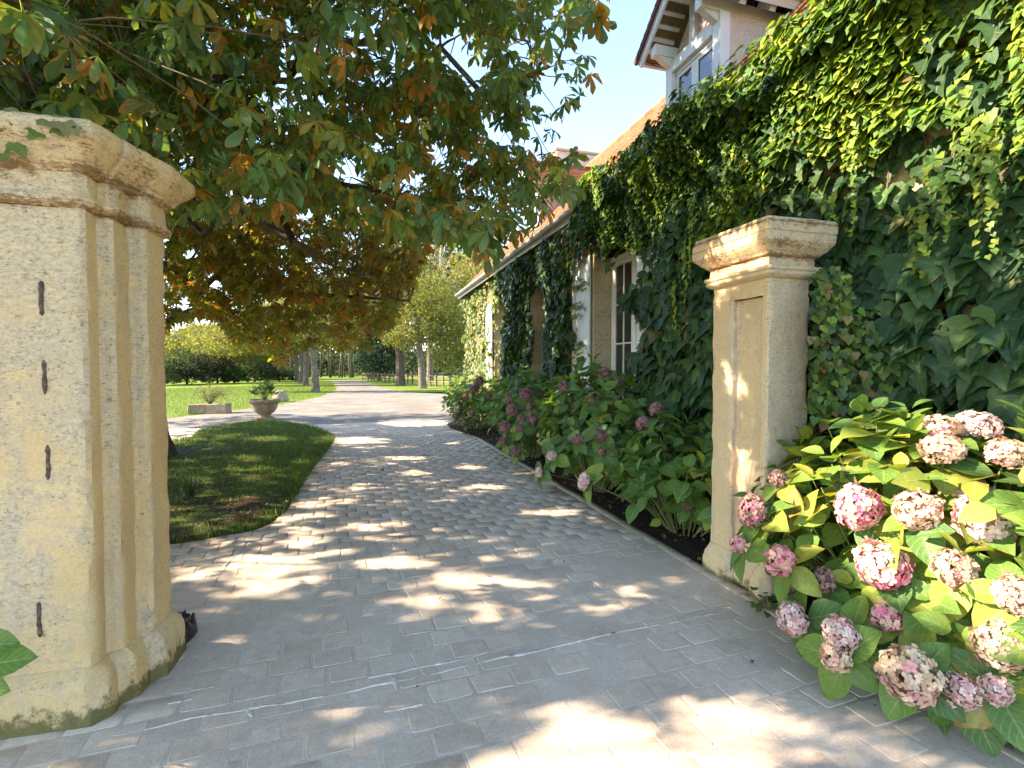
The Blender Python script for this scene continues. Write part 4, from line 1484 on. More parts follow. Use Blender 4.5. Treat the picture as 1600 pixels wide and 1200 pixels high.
# low, rusty skirt of the crown further along the drive
n = 1300
px = RNG.uniform(262, 670, n)
py = RNG.uniform(330, 565, n)
v = RNG.uniform(7.4, 13.5, n)
B = np.array([at(a, b, c)[:] for a, b, c in zip(px, py, v)])
cl.append(B)
CLU = np.concatenate(cl)
CLU = CLU[crown_ok(CLU)]
CLU = CLU[sun_free(CLU, 1.0)]
CLU = CLU[CLU[:, 0] < 2.4]
px, py, v = project(CLU)
CLU = CLU[~((px > 0) & (px < 1000) & (py > -40) & (py < 620) & (v > 6.0) & (RNG.random(len(CLU)) < .42))]
# leaves round each twig end
K = 6
N = len(CLU) * K
base = np.repeat(CLU, K, 0)
off = rnd_unit(N) * RNG.uniform(.05, .24, (N, 1)) * np.array([1, 1, .7])
LP_ = base + off
nrm = off / np.linalg.norm(off, axis=1, keepdims=True) * .55 + np.array([0, 0, 1.0]) + RNG.normal(0, .38, (N, 3))
tip = off * np.array([1, 1, .4]) + RNG.normal(0, .06, (N, 3)) + np.array([0, 0, -.05])
lsz = RNG.uniform(.115, .19, N)
k = crown_ok(LP_) & sun_free(LP_, .78)
LP_, nrm, tip, lsz = LP_[k], nrm[k], tip[k], lsz[k]
N = len(LP_)
LR = basis(nrm, tip)
px, py, v = project(LP_)
rust = np.array([noise.noise(Vector((p[0] * .8 + 3, p[1] * .8, p[2] * .8))) for p in LP_])
low = (v > 7.2) & (LP_[:, 2] < 4.4)
age = np.clip(RNG.normal(.06, .12, N) + .30 * np.clip(rust, -.2, .6) + np.where(low, .10, 0), 0, .75)
tint = pick_colors(N, [(.10, .19, .066), (.13, .22, .058), (.20, .26, .05), (.32, .29, .038), (.42, .20, .035)], [3.8, 3.4, 1.9, .9, .8])
lt = pick_colors(N, [(.18, .215, .045), (.26, .25, .048), (.34, .24, .05), (.38, .18, .042)], [3, 3.4, 1.6, .8])
tint = np.where(low[:, None], lt, tint)
visible = (px > -10) & (px < 1000) & (py > -30) & (py < 600) & (v > 2.0)
key = np.where(visible, v / lsz, 1e6)
o300 = np.argsort(key)[:300]
is_obj = np.zeros(N, bool)
is_obj[o300] = True
hi_t = [palmate(OBOV, 2, .42, s) for s in range(6)]
lo_t = [palmate(OBOV_LOW, 2, .40, 50 + s) for s in range(6)]
ki_t = [palmate_kite(.40, 80 + s) for s in range(8)]
vt = [(.085, .185, .074), (.11, .205, .068), (.095, .19, .074), (.12, .19, .045), (.095, .165, .055), (.18, .23, .045), (.07, .145, .062), (.30, .27, .04), (.08, .145, .05), (.10, .15, .045), (.14, .19, .04), (.38, .18, .03)]
va = [0, .12, .2, .05, .30, .18, .08, .25, .24, .35, .15, .5]
lv = leaf_variants('leaf', hi_t, vt, va, M['leaf'])
T0 = np.array(TR[:])
leaf_objects('leaf', lv, LR[o300], LP_[o300] - T0, lsz[o300], TREE, RNG.choice(12, 300, p=np.array([2, 2, 2, 1.6, 1.4, 1, 2, .5, 1.4, 1, 1, .5]) / 16.4))
m = ~is_obj
mid_ = m & visible & (v < 6.6)
leaf_mass('near_leaves', lo_t, LR[mid_], LP_[mid_] - T0, lsz[mid_], tint[mid_], age[mid_], M['leaf'], TREE)
m = m & ~mid_
leaf_mass('leaves', ki_t, LR[m], LP_[m] - T0, lsz[m], tint[m], age[m], M['leaf'], TREE)
print('chestnut leaves', N)

# trunk, limbs, boughs and twigs that carry them
def limb_path(p0, p1, sag=.0, n=8, wig=.10):
    p0, p1 = Vector(p0), Vector(p1)
    out = []
    L = (p1 - p0).length
    for i in range(n + 1):
        t = i / n
        p = p0.lerp(p1, t)
        p.z += sag * 4 * t * (1 - t)
        a = wig * L * .12 * math.sin(math.pi * t)
        p += Vector((nz(p, 1.1, 1), nz(p, 1.1, 7), nz(p, 1.1, 13))) * a * 2
        out.append(p)
    return out
tb = MB()
tp = [TR + Vector((0, 0, -.1)), TR + Vector((0, 0, .12)), TR + Vector((-.02, 0, .4)), TR + Vector((-.06, .02, 1.2)), TR + Vector((-.1, 0, 2.2)), TR + Vector((.0, -.1, 3.6)), TR + Vector((.15, -.3, 5.4)), TR + Vector((.1, -.5, 7.6)), TR + Vector((0, -.6, 10))]
def trunk_mesh(pts, rads, n=22, flare=.5):
    V, F = [], []
    for i, (p, r) in enumerate(zip(pts, rads)):
        for k in range(n):
            a = 2 * math.pi * k / n
            rr_ = r * (1 + .10 * math.sin(5 * a + i * .3) * max(.25, 1 - i * .22) + .06 * nz((math.cos(a) * 2, math.sin(a) * 2, p.z * 1.3), 1.6))
            V.append((p.x + rr_ * math.cos(a), p.y + rr_ * math.sin(a), p.z))
    for i in range(len(pts) - 1):
        for k in range(n):
            F.append((i * n + k, i * n + (k + 1) % n, (i + 1) * n + (k + 1) % n, (i + 1) * n + k))
    return V, F
V, F = trunk_mesh([p - TR for p in tp], [.47, .41, .33, .28, .28, .26, .22, .16, .05])
MB().add(V, F).build('trunk', M['bark'], TREE, True)
limbs = []
ends = [at(395, 486, 9.3), at(120, 60, 7.5), at(600, 300, 5.6), at(820, 150, 6.0), at(640, 470, 9.6), at(560, 420, 12.5), at(300, 120, 4.4), at(500, 60, 5.0), Vector((TR.x - 6, TR.y - 3, 5)), Vector((TR.x - 4, TR.y - 7, 5.4)), Vector((TR.x - 1.5, TR.y - 7.5, 6.5)), Vector((-9.3, 16.0, 6.6)), Vector((-11.5, 18.6, 7.2)), Vector((TR.x + 2, TR.y + 2, 8)), Vector((TR.x - 2, TR.y - 2, 9.5)), at(760, 40, 6.5), at(420, 250, 5.2)]  # two of these lead out to the lobes added for shade
hs = [2.15, 3.0, 3.6, 4.4, 3.2, 3.3, 4.0, 5.2, 4.0, 4.6, 5.4, 3.6, 4.2, 5.6, 7.0, 6.0, 3.4]
nodes, nrad = [], []
for e, h in zip(ends, hs):
    s = TR + Vector((-.06, -.1, h))
    L = (e - s).length
    pth = limb_path(s, e, .05 * L, 10, .8)
    r0 = min(.17, .035 + .014 * L)
    rads = [r0 * (1 - .82 * (i / 10) ** .8) for i in range(11)]
    MB().tube([p - TR for p in pth], rads, 8).build('limb', M['bark'], TREE, True)
    nodes += [p for p in pth[2:]]
    nrad += rads[2:]
NP = np.array([n_[:] for n_ in nodes])
bg = MB()
# secondary branches: group the twigs and lead one branch to the heart of each group
seeds = CLU[RNG.choice(len(CLU), 190, replace=False)]
use_ = np.zeros(len(NP))
for s in seeds:
    d2 = np.linalg.norm(NP - s, axis=1)
    j = int((d2 + .5 * use_).argmin())
    use_[j] += 1
    if .5 < d2[j] < 3.2:
        pth = limb_path(nodes[j], s, .08 * d2[j], 5, 1.0)
        r0 = min(nrad[j] * .7, .014 + .008 * d2[j])
        bg.tube([p - TR for p in pth], [r0 * (1 - .75 * i / 5) for i in range(6)], 5, False)
        nodes += pth[2:]
        nrad += [r0 * (1 - .75 * i / 5) for i in range(2, 6)]
NP = np.array([n_[:] for n_ in nodes])
bg.build('branches', M['twig'], TREE, True, 'stuff', fix=False)
tw = MB()
use_ = np.zeros(len(NP))
for s in CLU[::2]:
    d2 = np.linalg.norm(NP - s, axis=1)
    j = int((d2 + .16 * use_).argmin())
    if d2[j] < 1.7:
        use_[j] += 1
        pth = limb_path(nodes[j], s, .05 * d2[j], 3, 1.0)
        tw.tube([p - TR for p in pth], [.009, .007, .005, .003], 3, False)
me = fast_mesh('twigs', np.array(tw.V), np.array(tw.F), smooth=True, mats=[M['twig']])
link('twigs', me, TREE, 'stuff')
# ================================================================== creeper on the house front
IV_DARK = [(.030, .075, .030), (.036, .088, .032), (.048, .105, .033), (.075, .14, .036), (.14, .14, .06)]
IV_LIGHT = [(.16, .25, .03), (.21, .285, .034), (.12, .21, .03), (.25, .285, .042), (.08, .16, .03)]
ivy_hi = [lobed(s) for s in range(6)]
ivy_lo = [lobed(20 + s, True) for s in range(4)]
ivy_vt = [(.028, .074, .030), (.034, .085, .032), (.044, .10, .033), (.06, .12, .034), (.028, .07, .032), (.09, .15, .036), (.036, .084, .032), (.15, .155, .07)]
def bulge(Y, Z, s=0.0):
    return np.array([noise.noise(Vector((y * .75 + s, z * .9, 1.0))) + .5 * noise.noise(Vector((y * 2.1, z * 2.1 + s, 4.0))) for y, z in zip(Y, Z)])
def in_opening(Y, Z, mx=0.0, mz=0.0):
    k = np.zeros(len(Y), bool)
    for a, b in OPEN:
        k |= (Y > a + mx) & (Y < b - mx) & (Z < OZ1 - mz) & (Z > OZ0)
    return k
def creeper_leaves(n, y0, y1, z0, z1, thick, size, cover, deep=.6, seed=0.0):
    Y = RNG.uniform(y0, y1, n)
    Z = RNG.uniform(z0, z1, n)
    k = RNG.random(n) < cover(Y, Z)
    Y, Z = Y[k], Z[k]
    n = len(Y)
    b = np.clip(.5 + .9 * bulge(Y, Z, seed), 0.02, 1.2)
    off = thick[0] + (thick[1] - thick[0]) * b
    off = off * np.where(RNG.random(n) < deep, 1, RNG.uniform(.15, .95, n))
    P = np.c_[WX - off, Y, Z]
    nrm = np.c_[-np.ones(n), RNG.normal(0, .48, n), .5 + RNG.normal(0, .38, n)]
    tip = np.c_[RNG.normal(-.1, .2, n), RNG.normal(0, .38, n), -np.ones(n)]
    sz = size(Y, Z) * RNG.uniform(.65, 1.3, n)
    return P, nrm, tip, sz
def vine_stems(parent, n, y0, y1, z0, z1, x, rad, mat, origin, name='stems', crook=.35):
    mb = MB()
    for i in range(n):
        y = random.uniform(y0, y1)
        z = z0
        pts = []
        if any(a - .15 < y < b + .15 for a, b in OPEN):
            continue
        top = random.uniform(.7, 1) * (z1 - z0) + z0
        while z < top:
            y = min([y] + [a - .03 for a, b in OPEN if a - .16 < y < (a + b) / 2])
            y = max([y] + [b + .03 for a, b in OPEN if (a + b) / 2 <= y < b + .1])
            pts.append(Vector((WX - x - random.uniform(0, .03), y, z)) - origin)
            y += random.uniform(-crook, crook) * .3
            z += .28
        if len(pts) > 2:
            mb.tube(pts, [rad * (1 - .6 * k / len(pts)) for k in range(len(pts))], 5, False)
    return mb.build(name, mat, parent, True, 'stuff', fix=False)

# --- the near mass: big dark leaves below, small light ones above and in hanging strands
o0 = Vector((WX, 3.2, 0))
cA = empty('creeper', o0, 'dense creeper with big dark leaves and small lime green strands behind the pale pillar', 'creeper', 'creepers on the house front')
def edgeA(Z):
    return 5.92 + .16 * np.sin(Z * 3.1) + .12 * np.sin(Z * 7.7 + 1)
def coverA(Y, Z):
    return np.where(Y < edgeA(Z), 1.0, np.where(Z > 3.30 + .1 * np.sin(Y * 5), 1.0, 0.0))
P1, n1, t1, s1 = creeper_leaves(6600, .7, 6.3, .05, 3.85, (.06, .34), lambda Y, Z: np.where(Z < 2.9, .165, .12), coverA, .62, 0.0)
c1 = pick_colors(len(P1), IV_DARK, [4, 4, 3, 1.4, .35])
a1 = np.clip(RNG.normal(0, .1, len(P1)), 0, .4)
def coverT(Y, Z):
    z0 = 3.02 + .22 * np.sin(Y * 2.2 + 1) + .14 * np.sin(Y * 6.1)
    return np.where((Z > z0), 1.0, 0.0) * np.where(Y < 7.3 + (Z < 3.6) * -.6, 1, 0)
P2, n2, t2, s2 = creeper_leaves(26000, .7, 7.4, 2.4, 4.42, (.10, .40), lambda Y, Z: np.full(len(Y), .078), coverT, .68, 3.0)
e_n = 4200
Pe, ne, te, se = creeper_leaves(e_n, .7, 7.0, 3.85, 4.34, (.30, .52), lambda Y, Z: np.full(len(Y), .085), lambda Y, Z: np.where(Z < 4.16 + .12 * np.sin(Y * 3.1) + .10 * np.sin(Y * 8.3), 1.0, 0), .8, 6.0)
P2, n2, t2, s2 = np.concatenate([P2, Pe]), np.concatenate([n2, ne]), np.concatenate([t2, te]), np.concatenate([s2, se])
up = np.clip((P2[:, 2] - 3.5) / .9, 0, 1)
P2[:, 0] -= .12 * up
# the top curls back over the gutter onto the first tiles
over = np.clip((P2[:, 2] - 4.2) / .2, 0, 1) * (P2[:, 1] < 5.2)
P2[:, 0] = np.where(over > 0, np.minimum(P2[:, 0] + over * RNG.uniform(0, .55, len(P2)), EAVE_X + .25), P2[:, 0])
n2[:, 2] += .35 + over * 1.0
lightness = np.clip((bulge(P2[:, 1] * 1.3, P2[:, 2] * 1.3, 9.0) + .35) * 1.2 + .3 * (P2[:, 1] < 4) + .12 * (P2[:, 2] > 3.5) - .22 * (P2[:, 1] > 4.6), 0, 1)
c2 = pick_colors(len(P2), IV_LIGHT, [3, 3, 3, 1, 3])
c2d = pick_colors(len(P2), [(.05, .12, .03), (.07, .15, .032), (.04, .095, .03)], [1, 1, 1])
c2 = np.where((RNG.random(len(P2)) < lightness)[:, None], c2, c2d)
a2 = np.clip(RNG.normal(-.02, .1, len(P2)), 0, .4)
# hanging strands
HP, SN, ST_, SS = [], [], [], []
for i in range(17):
    y = random.uniform(.9, 5.6) if i % 2 else random.uniform(1.2, 3.4)
    z = random.uniform(2.5, 3.6)
    L = random.uniform(.30, .95)
    x = WX - random.uniform(.27, .42)
    q = 0
    yy, xx = y, x
    while q < L:
        for s in (-1, 1):
            HP.append((xx + random.uniform(-.02, .02), yy + s * .022 + random.uniform(-.012, .012), z - q))
            SN.append((-1, s * .35 + random.gauss(0, .25), .55 + random.gauss(0, .25)))
            ST_.append((random.gauss(-.1, .1), s * .45 + random.gauss(0, .2), -1))
            SS.append(.056 * (1 - .45 * q / L) * random.uniform(.8, 1.25))
        q += .028
        yy += random.gauss(0, .005)
        xx += random.gauss(.0008, .003)
HP, SN, ST_, SS = map(np.array, (HP, SN, ST_, SS))
keep_ = ~((HP[:, 1] > 5.6) & (HP[:, 2] < 3.3))
HP, SN, ST_, SS = HP[keep_], SN[keep_], ST_[keep_], SS[keep_]
cS = pick_colors(len(HP), IV_LIGHT, [3, 3, 3, 2, 2])
px, py, v = project(P1)
vis = (px < 1600) & (px > 985) & (py > 0) & (py < 760) & ~((px > 1105) & (px < 1285) & (py > 380)) & (P1[:, 0] < WX - .14)
key = np.where(vis, v / s1, 1e6)
oA = np.argsort(key)[:300]
isA = np.zeros(len(P1), bool)
isA[oA] = True
R1 = basis(n1, t1)
iv = leaf_variants('leaf', ivy_hi, ivy_vt, [0, .05, .1, 0, .12, .05, .0, .3], M['ivy'])
O_ = np.array(o0[:])
leaf_objects('leaf', iv, R1[oA], P1[oA] - O_, s1[oA] * 1.1, cA, RNG.choice(8, 300, p=np.array([3, 3, 3, 2, 3, 1, 2, .4]) / 17.4))
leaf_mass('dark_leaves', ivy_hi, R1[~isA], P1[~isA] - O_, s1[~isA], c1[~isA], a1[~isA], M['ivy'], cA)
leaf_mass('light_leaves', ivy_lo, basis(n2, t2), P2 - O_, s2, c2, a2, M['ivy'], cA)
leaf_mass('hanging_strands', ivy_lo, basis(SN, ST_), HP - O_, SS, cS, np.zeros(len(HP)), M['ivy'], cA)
vine_stems(cA, 60, .8, 5.6, 0, 4.0, .05, .014, M['vine'], o0)

# --- between the first and second window, and the fringe above both
def creeper(name_label, y0, y1, n, cover, thick, size, cols, probs, origin, z1=4.05, seed=1.0, nobj=0, stems=30, zlo=.05, age_mu=0.0, deep=.6, x_stem=.05, srad=.012, smat='vine'):
    root = empty('creeper', origin, name_label, 'creeper', 'creepers on the house front')
    P, n_, t_, s_ = creeper_leaves(n, y0, y1, zlo, z1, thick, size, cover, deep, seed)
    col = pick_colors(len(P), cols, probs)
    ag = np.clip(RNG.normal(age_mu, .1, len(P)), 0, .5)
    Rm = basis(n_, t_)
    O2 = np.array(origin[:])
    isO = np.zeros(len(P), bool)
    if nobj:
        px, py, v = project(P)
        key = np.where((px > 700) & (px < 1090) & (py > 0) & (P[:, 0] < WX - thick[0]), v / s_, 1e6)
        oo = np.argsort(key)[:nobj]
        isO[oo] = True
        leaf_objects('leaf', iv, Rm[oo], P[oo] - O2, s_[oo], root, RNG.choice(8, nobj, p=np.array([3, 3, 3, 2, 3, 1, 2, .4]) / 17.4))
    leaf_mass('leaves', ivy_lo, Rm[~isO], P[~isO] - O2, s_[~isO], col[~isO], ag[~isO], M['ivy'], root)
    vine_stems(root, stems, y0 + .1, y1 - .1, .0, z1 - .2, x_stem, srad, M[smat], origin)
    return root
def coverB(Y, Z):
    e0 = 8.16 + .10 * np.sin(Z * 5) + .08 * np.sin(Z * 11)
    e1 = 9.30 + .12 * np.sin(Z * 4 + 2)
    col = (Y > e0) & (Y < e1)
    fringe = (Z > 3.42 + .10 * np.sin(Y * 7) + .07 * np.sin(Y * 17)) & (Z < 4.0)
    return np.where(col | fringe, 1.0, 0.0)
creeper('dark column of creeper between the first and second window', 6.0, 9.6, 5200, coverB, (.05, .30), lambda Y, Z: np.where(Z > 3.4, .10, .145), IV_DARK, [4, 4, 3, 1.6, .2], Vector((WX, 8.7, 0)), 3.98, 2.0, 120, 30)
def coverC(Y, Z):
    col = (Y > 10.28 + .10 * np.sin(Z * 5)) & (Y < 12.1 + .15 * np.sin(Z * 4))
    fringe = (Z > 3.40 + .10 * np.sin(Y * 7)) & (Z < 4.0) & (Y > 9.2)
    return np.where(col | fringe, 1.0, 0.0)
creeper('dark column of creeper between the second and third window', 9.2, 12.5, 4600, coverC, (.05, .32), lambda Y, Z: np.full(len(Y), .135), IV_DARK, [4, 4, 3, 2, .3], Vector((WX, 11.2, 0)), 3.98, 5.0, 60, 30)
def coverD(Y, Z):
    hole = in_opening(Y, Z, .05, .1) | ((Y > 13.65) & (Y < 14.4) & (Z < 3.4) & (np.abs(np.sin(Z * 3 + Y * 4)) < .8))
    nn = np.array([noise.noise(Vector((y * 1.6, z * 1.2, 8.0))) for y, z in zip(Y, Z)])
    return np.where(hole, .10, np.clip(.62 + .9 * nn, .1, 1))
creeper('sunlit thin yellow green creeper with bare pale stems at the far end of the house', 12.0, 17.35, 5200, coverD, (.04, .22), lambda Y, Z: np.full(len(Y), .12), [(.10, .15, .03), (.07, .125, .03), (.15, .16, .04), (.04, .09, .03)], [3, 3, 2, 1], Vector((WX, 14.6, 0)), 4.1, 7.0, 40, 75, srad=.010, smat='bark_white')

# tendrils that creep over the first shutter and reveal
tn = MB()
tl = []
for i in range(26):
    y = random.choice((random.uniform(7.5, 8.1), random.uniform(7.46, 8.0)))
    z = random.uniform(.5, 3.3)
    s = random.choice((-1, 1))
    p = Vector((WX - .105, 8.15, z))
    pts = [p.copy()]
    for k in range(random.randint(4, 9)):
        p = p + Vector((random.uniform(-.004, .004), -.07, random.uniform(-.035, .03)))
        if p.y < 7.48:
            break
        pts.append(p.copy())
        tl.append(p.copy())
    tn.tube([q - Vector((WX, 7.8, 0)) for q in pts], .004, 3, False)
rt = empty('creeper', (WX, 7.8, 0), 'fine tendrils of creeper crossing the grey white shutter beside the first window', 'creeper', 'creepers on the house front')
tn.build('stems', M['vine'], rt, kind='stuff', fix=False)
tl = np.array([q[:] for q in tl])
tl = np.repeat(tl, 2, 0)
m_ = len(tl)
leaf_mass('leaves', ivy_lo, basis(np.c_[-np.ones(m_), RNG.normal(0, .3, m_), .4 + RNG.normal(0, .3, m_)], np.c_[np.zeros(m_), RNG.normal(0, .7, m_), -np.ones(m_)]),
          tl - np.array([WX, 7.8, 0]) + RNG.normal(0, .02, (m_, 3)) * np.array([.3, 1, 1]), RNG.uniform(.03, .06, m_), pick_colors(m_, IV_LIGHT, [1, 1, 3, 1, 3]), np.zeros(m_), M['ivy'], rt)

# climber on the wall stub right of the pale pillar
oC = Vector((3.3, 3.05, 0))
cc = empty('climber', oC, 'small leaved climber turning brown on the wall stub right of the pale pillar', 'climber')
n = 1500
px = RNG.uniform(1268, 1420, n)
py = RNG.uniform(440, 660, n)
lim = 1300 + 90 * np.clip((py - 440) / 90, 0, 1) + 18 * np.sin(py * .06)
k = px < lim
px, py = px[k], py[k]
v = RNG.uniform(3.22, 3.62, len(px))
P = np.array([at(a, b, c)[:] for a, b, c in zip(px, py, v)])
P[:, 2] += .10 * np.sin(P[:, 0] * 11)
n = len(P)
leaf_mass('leaves', ivy_lo, basis(np.c_[RNG.normal(-.4, .4, n), -np.ones(n), .5 + RNG.normal(0, .3, n)], np.c_[RNG.normal(0, .4, n), RNG.normal(0, .2, n), -np.ones(n)]), P - np.array(oC[:]), RNG.uniform(.035, .075, n),
          pick_colors(n, [(.09, .16, .03), (.13, .20, .035), (.06, .11, .03), (.20, .14, .06), (.03, .07, .028)], [3, 2, 3, .8, 2]), np.clip(RNG.normal(.03, .15, n), 0, .5), M['ivy'], cc)
mb = MB()
for i in range(14):
    x = random.uniform(3.07, 3.5)
    pts = [Vector((x + random.uniform(-.05, .05) * k, 3.04 - random.uniform(0, .06), k * .28)) - oC for k in range(random.randint(5, 8))]
    mb.tube(pts, .006, 4, False)
mb.build('stems', M['vine'], cc, kind='stuff', fix=False)

# sprig on top of the ochre pillar
oS = at(40, 190, 2.45)
sp = empty('ivy_sprig', oS, 'sprig of pale green ivy trailing over the top of the ochre pillar', 'ivy')
for (x, y, s, tc) in ((12, 195, .085, 3), (45, 190, .07, 5), (72, 185, .085, 7), (100, 190, .075, 7), (22, 222, .07, 5), (5, 240, .06, 5), (60, 205, .06, 5), (85, 200, .055, 5), (-8, 205, .09, 3), (35, 176, .08, 7), (118, 200, .045, 7), (-20, 230, .08, 5)):
    p = at(x, y, 2.17)
    nrm = np.array([[random.gauss(0, .3), -1, .5 + random.gauss(0, .2)]])
    leaf_objects('leaf', iv, basis(nrm, np.array([[random.gauss(.2, .4), 0, -1.0]])), np.array([(p - oS)[:]]), np.array([s]), sp, [tc])
MB().tube([at(-40, 185, 2.3) - oS, at(10, 180, 2.2) - oS, at(60, 180, 2.19) - oS, at(118, 198, 2.18) - oS], .006, 5).build('stem', M['vine'], sp)

# ================================================================== hydrangeas
hyd_hi = [leaf_grid(OVATE, 4, .30, d, .012) for d in (.25, .45, .7)]
hyd_lo = [leaf_grid(OVATE_LOW, 2, .30, d) for d in (.3, .6)]
HY = [(.085, .185, .042), (.11, .215, .042), (.065, .15, .042), (.16, .26, .042), (.24, .29, .046), (.33, .33, .055), (.36, .32, .09), (.09, .16, .038)]
HA = [0, .03, .06, .05, .10, .15, .32, .22]
hv = [leaf_variants('leaf', [hyd_hi[k]], HY, HA, M['hyd']) for k in range(3)]
hv = [m_ for g_ in hv for m_ in g_]            # 24 meshes: shape * 8 + colour
def floret_head(seed, cols, probs, n=110, flat=.85):
    rg = np.random.default_rng(seed)
    i = np.arange(n) + .5
    ph = np.arccos(1 - 1.62 * i / n)
    thh = math.pi * (1 + 5 ** .5) * i
    d = np.c_[np.cos(thh) * np.sin(ph), np.sin(thh) * np.sin(ph), np.cos(ph)] + rg.normal(0, .06, (n, 3))
    d /= np.linalg.norm(d, axis=1, keepdims=True)
    lump = 1 + .24 * np.array([noise.noise(Vector((q[0] * 2.2 + seed, q[1] * 2.2, q[2] * 2.2))) for q in d])
    V, F, T_, L_ = [], [], [], []
    patch = np.array([noise.noise(Vector((q[0] * 1.6 + seed * 3.3, q[1] * 1.6, q[2] * 1.6))) for q in d])
    cols = np.array(cols)
    for q in range(n):
        c = cols[min(len(cols) - 1, max(0, int((patch[q] + .5) * len(cols) + rg.normal(0, .75))))] * rg.uniform(.78, 1.25)
        z = d[q] + rg.normal(0, .30, 3)
        z /= np.linalg.norm(z)
        x = np.cross(z, rg.normal(size=3))
        x /= np.linalg.norm(x)
        y = np.cross(z, x)
        o = d[q] * lump[q] * np.array([1, 1, flat])
        r_ = rg.uniform(.19, .25)
        for k in range(4):
            a = k * math.pi / 2 + rg.normal(0, .12)
            ca, sa = math.cos(a), math.sin(a)
            e1, e2 = x * ca + y * sa, -x * sa + y * ca
            rr_ = r_ * rg.uniform(.85, 1.15)
            up = rg.uniform(-.04, .06)
            b = len(V)
            V += [o, o + e1 * rr_ * .42 + e2 * rr_ * .44 + z * (.03 + up), o + e1 * rr_ * .86 + e2 * rr_ * .40 + z * (.02 + up), o + e1 * rr_ * 1.04 + z * up * 1.4, o + e1 * rr_ * .86 - e2 * rr_ * .40 + z * (.02 + up), o + e1 * rr_ * .42 - e2 * rr_ * .44 + z * (.03 + up), o + e1 * rr_ * .6 + z * (-.02 + up)]
            F += [(b + (q_ + 1) % 6, b + q_, b + 6) for q_ in range(6)]
            T_ += [c] * 7
            L_ += [(.5, 0, 0), (.5, .6, 0), (.5, .9, 0), (.5, 1, 0), (.5, .9, 0), (.5, .6, 0), (.5, .6, 0)]
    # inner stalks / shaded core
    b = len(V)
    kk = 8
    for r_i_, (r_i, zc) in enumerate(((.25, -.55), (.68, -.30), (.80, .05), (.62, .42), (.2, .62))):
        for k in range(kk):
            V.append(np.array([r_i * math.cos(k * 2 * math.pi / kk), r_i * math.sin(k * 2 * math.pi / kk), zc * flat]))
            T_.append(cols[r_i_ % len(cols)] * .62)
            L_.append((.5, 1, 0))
    for r_i in range(4):
        for k in range(kk):
            p0, p1 = b + r_i * kk + k, b + r_i * kk + (k + 1) % kk
            F += [(p0, p1, p1 + kk), (p0, p1 + kk, p0 + kk)]
    return fast_mesh('flower_head', np.array(V), np.array(F), {'tint': np.array(T_), 'luv': np.array(L_)}, smooth=False, mats=[M['petal']])
PINK = [(.72, .19, .28), (.76, .30, .34), (.72, .38, .33), (.70, .50, .35)]
PALE = [(.76, .42, .40), (.78, .56, .50), (.74, .48, .44), (.76, .60, .50)]
TAN = [(.70, .50, .33), (.66, .43, .29), (.72, .55, .39), (.68, .34, .32)]
DUSK = [(.36, .16, .17), (.34, .21, .17), (.31, .20, .16), (.40, .14, .18)]
BROWN = [(.30, .19, .14), (.26, .15, .11), (.36, .25, .20), (.33, .18, .17)]
HEADS = {k: [floret_head(s * 7 + j, c, None, 110, random.choice((.8, .9, 1.0))) for j in range(3)]
         for s, (k, c) in enumerate((('pink', PINK), ('pale', PALE), ('tan', TAN), ('dusk', DUSK), ('brown', BROWN)))}
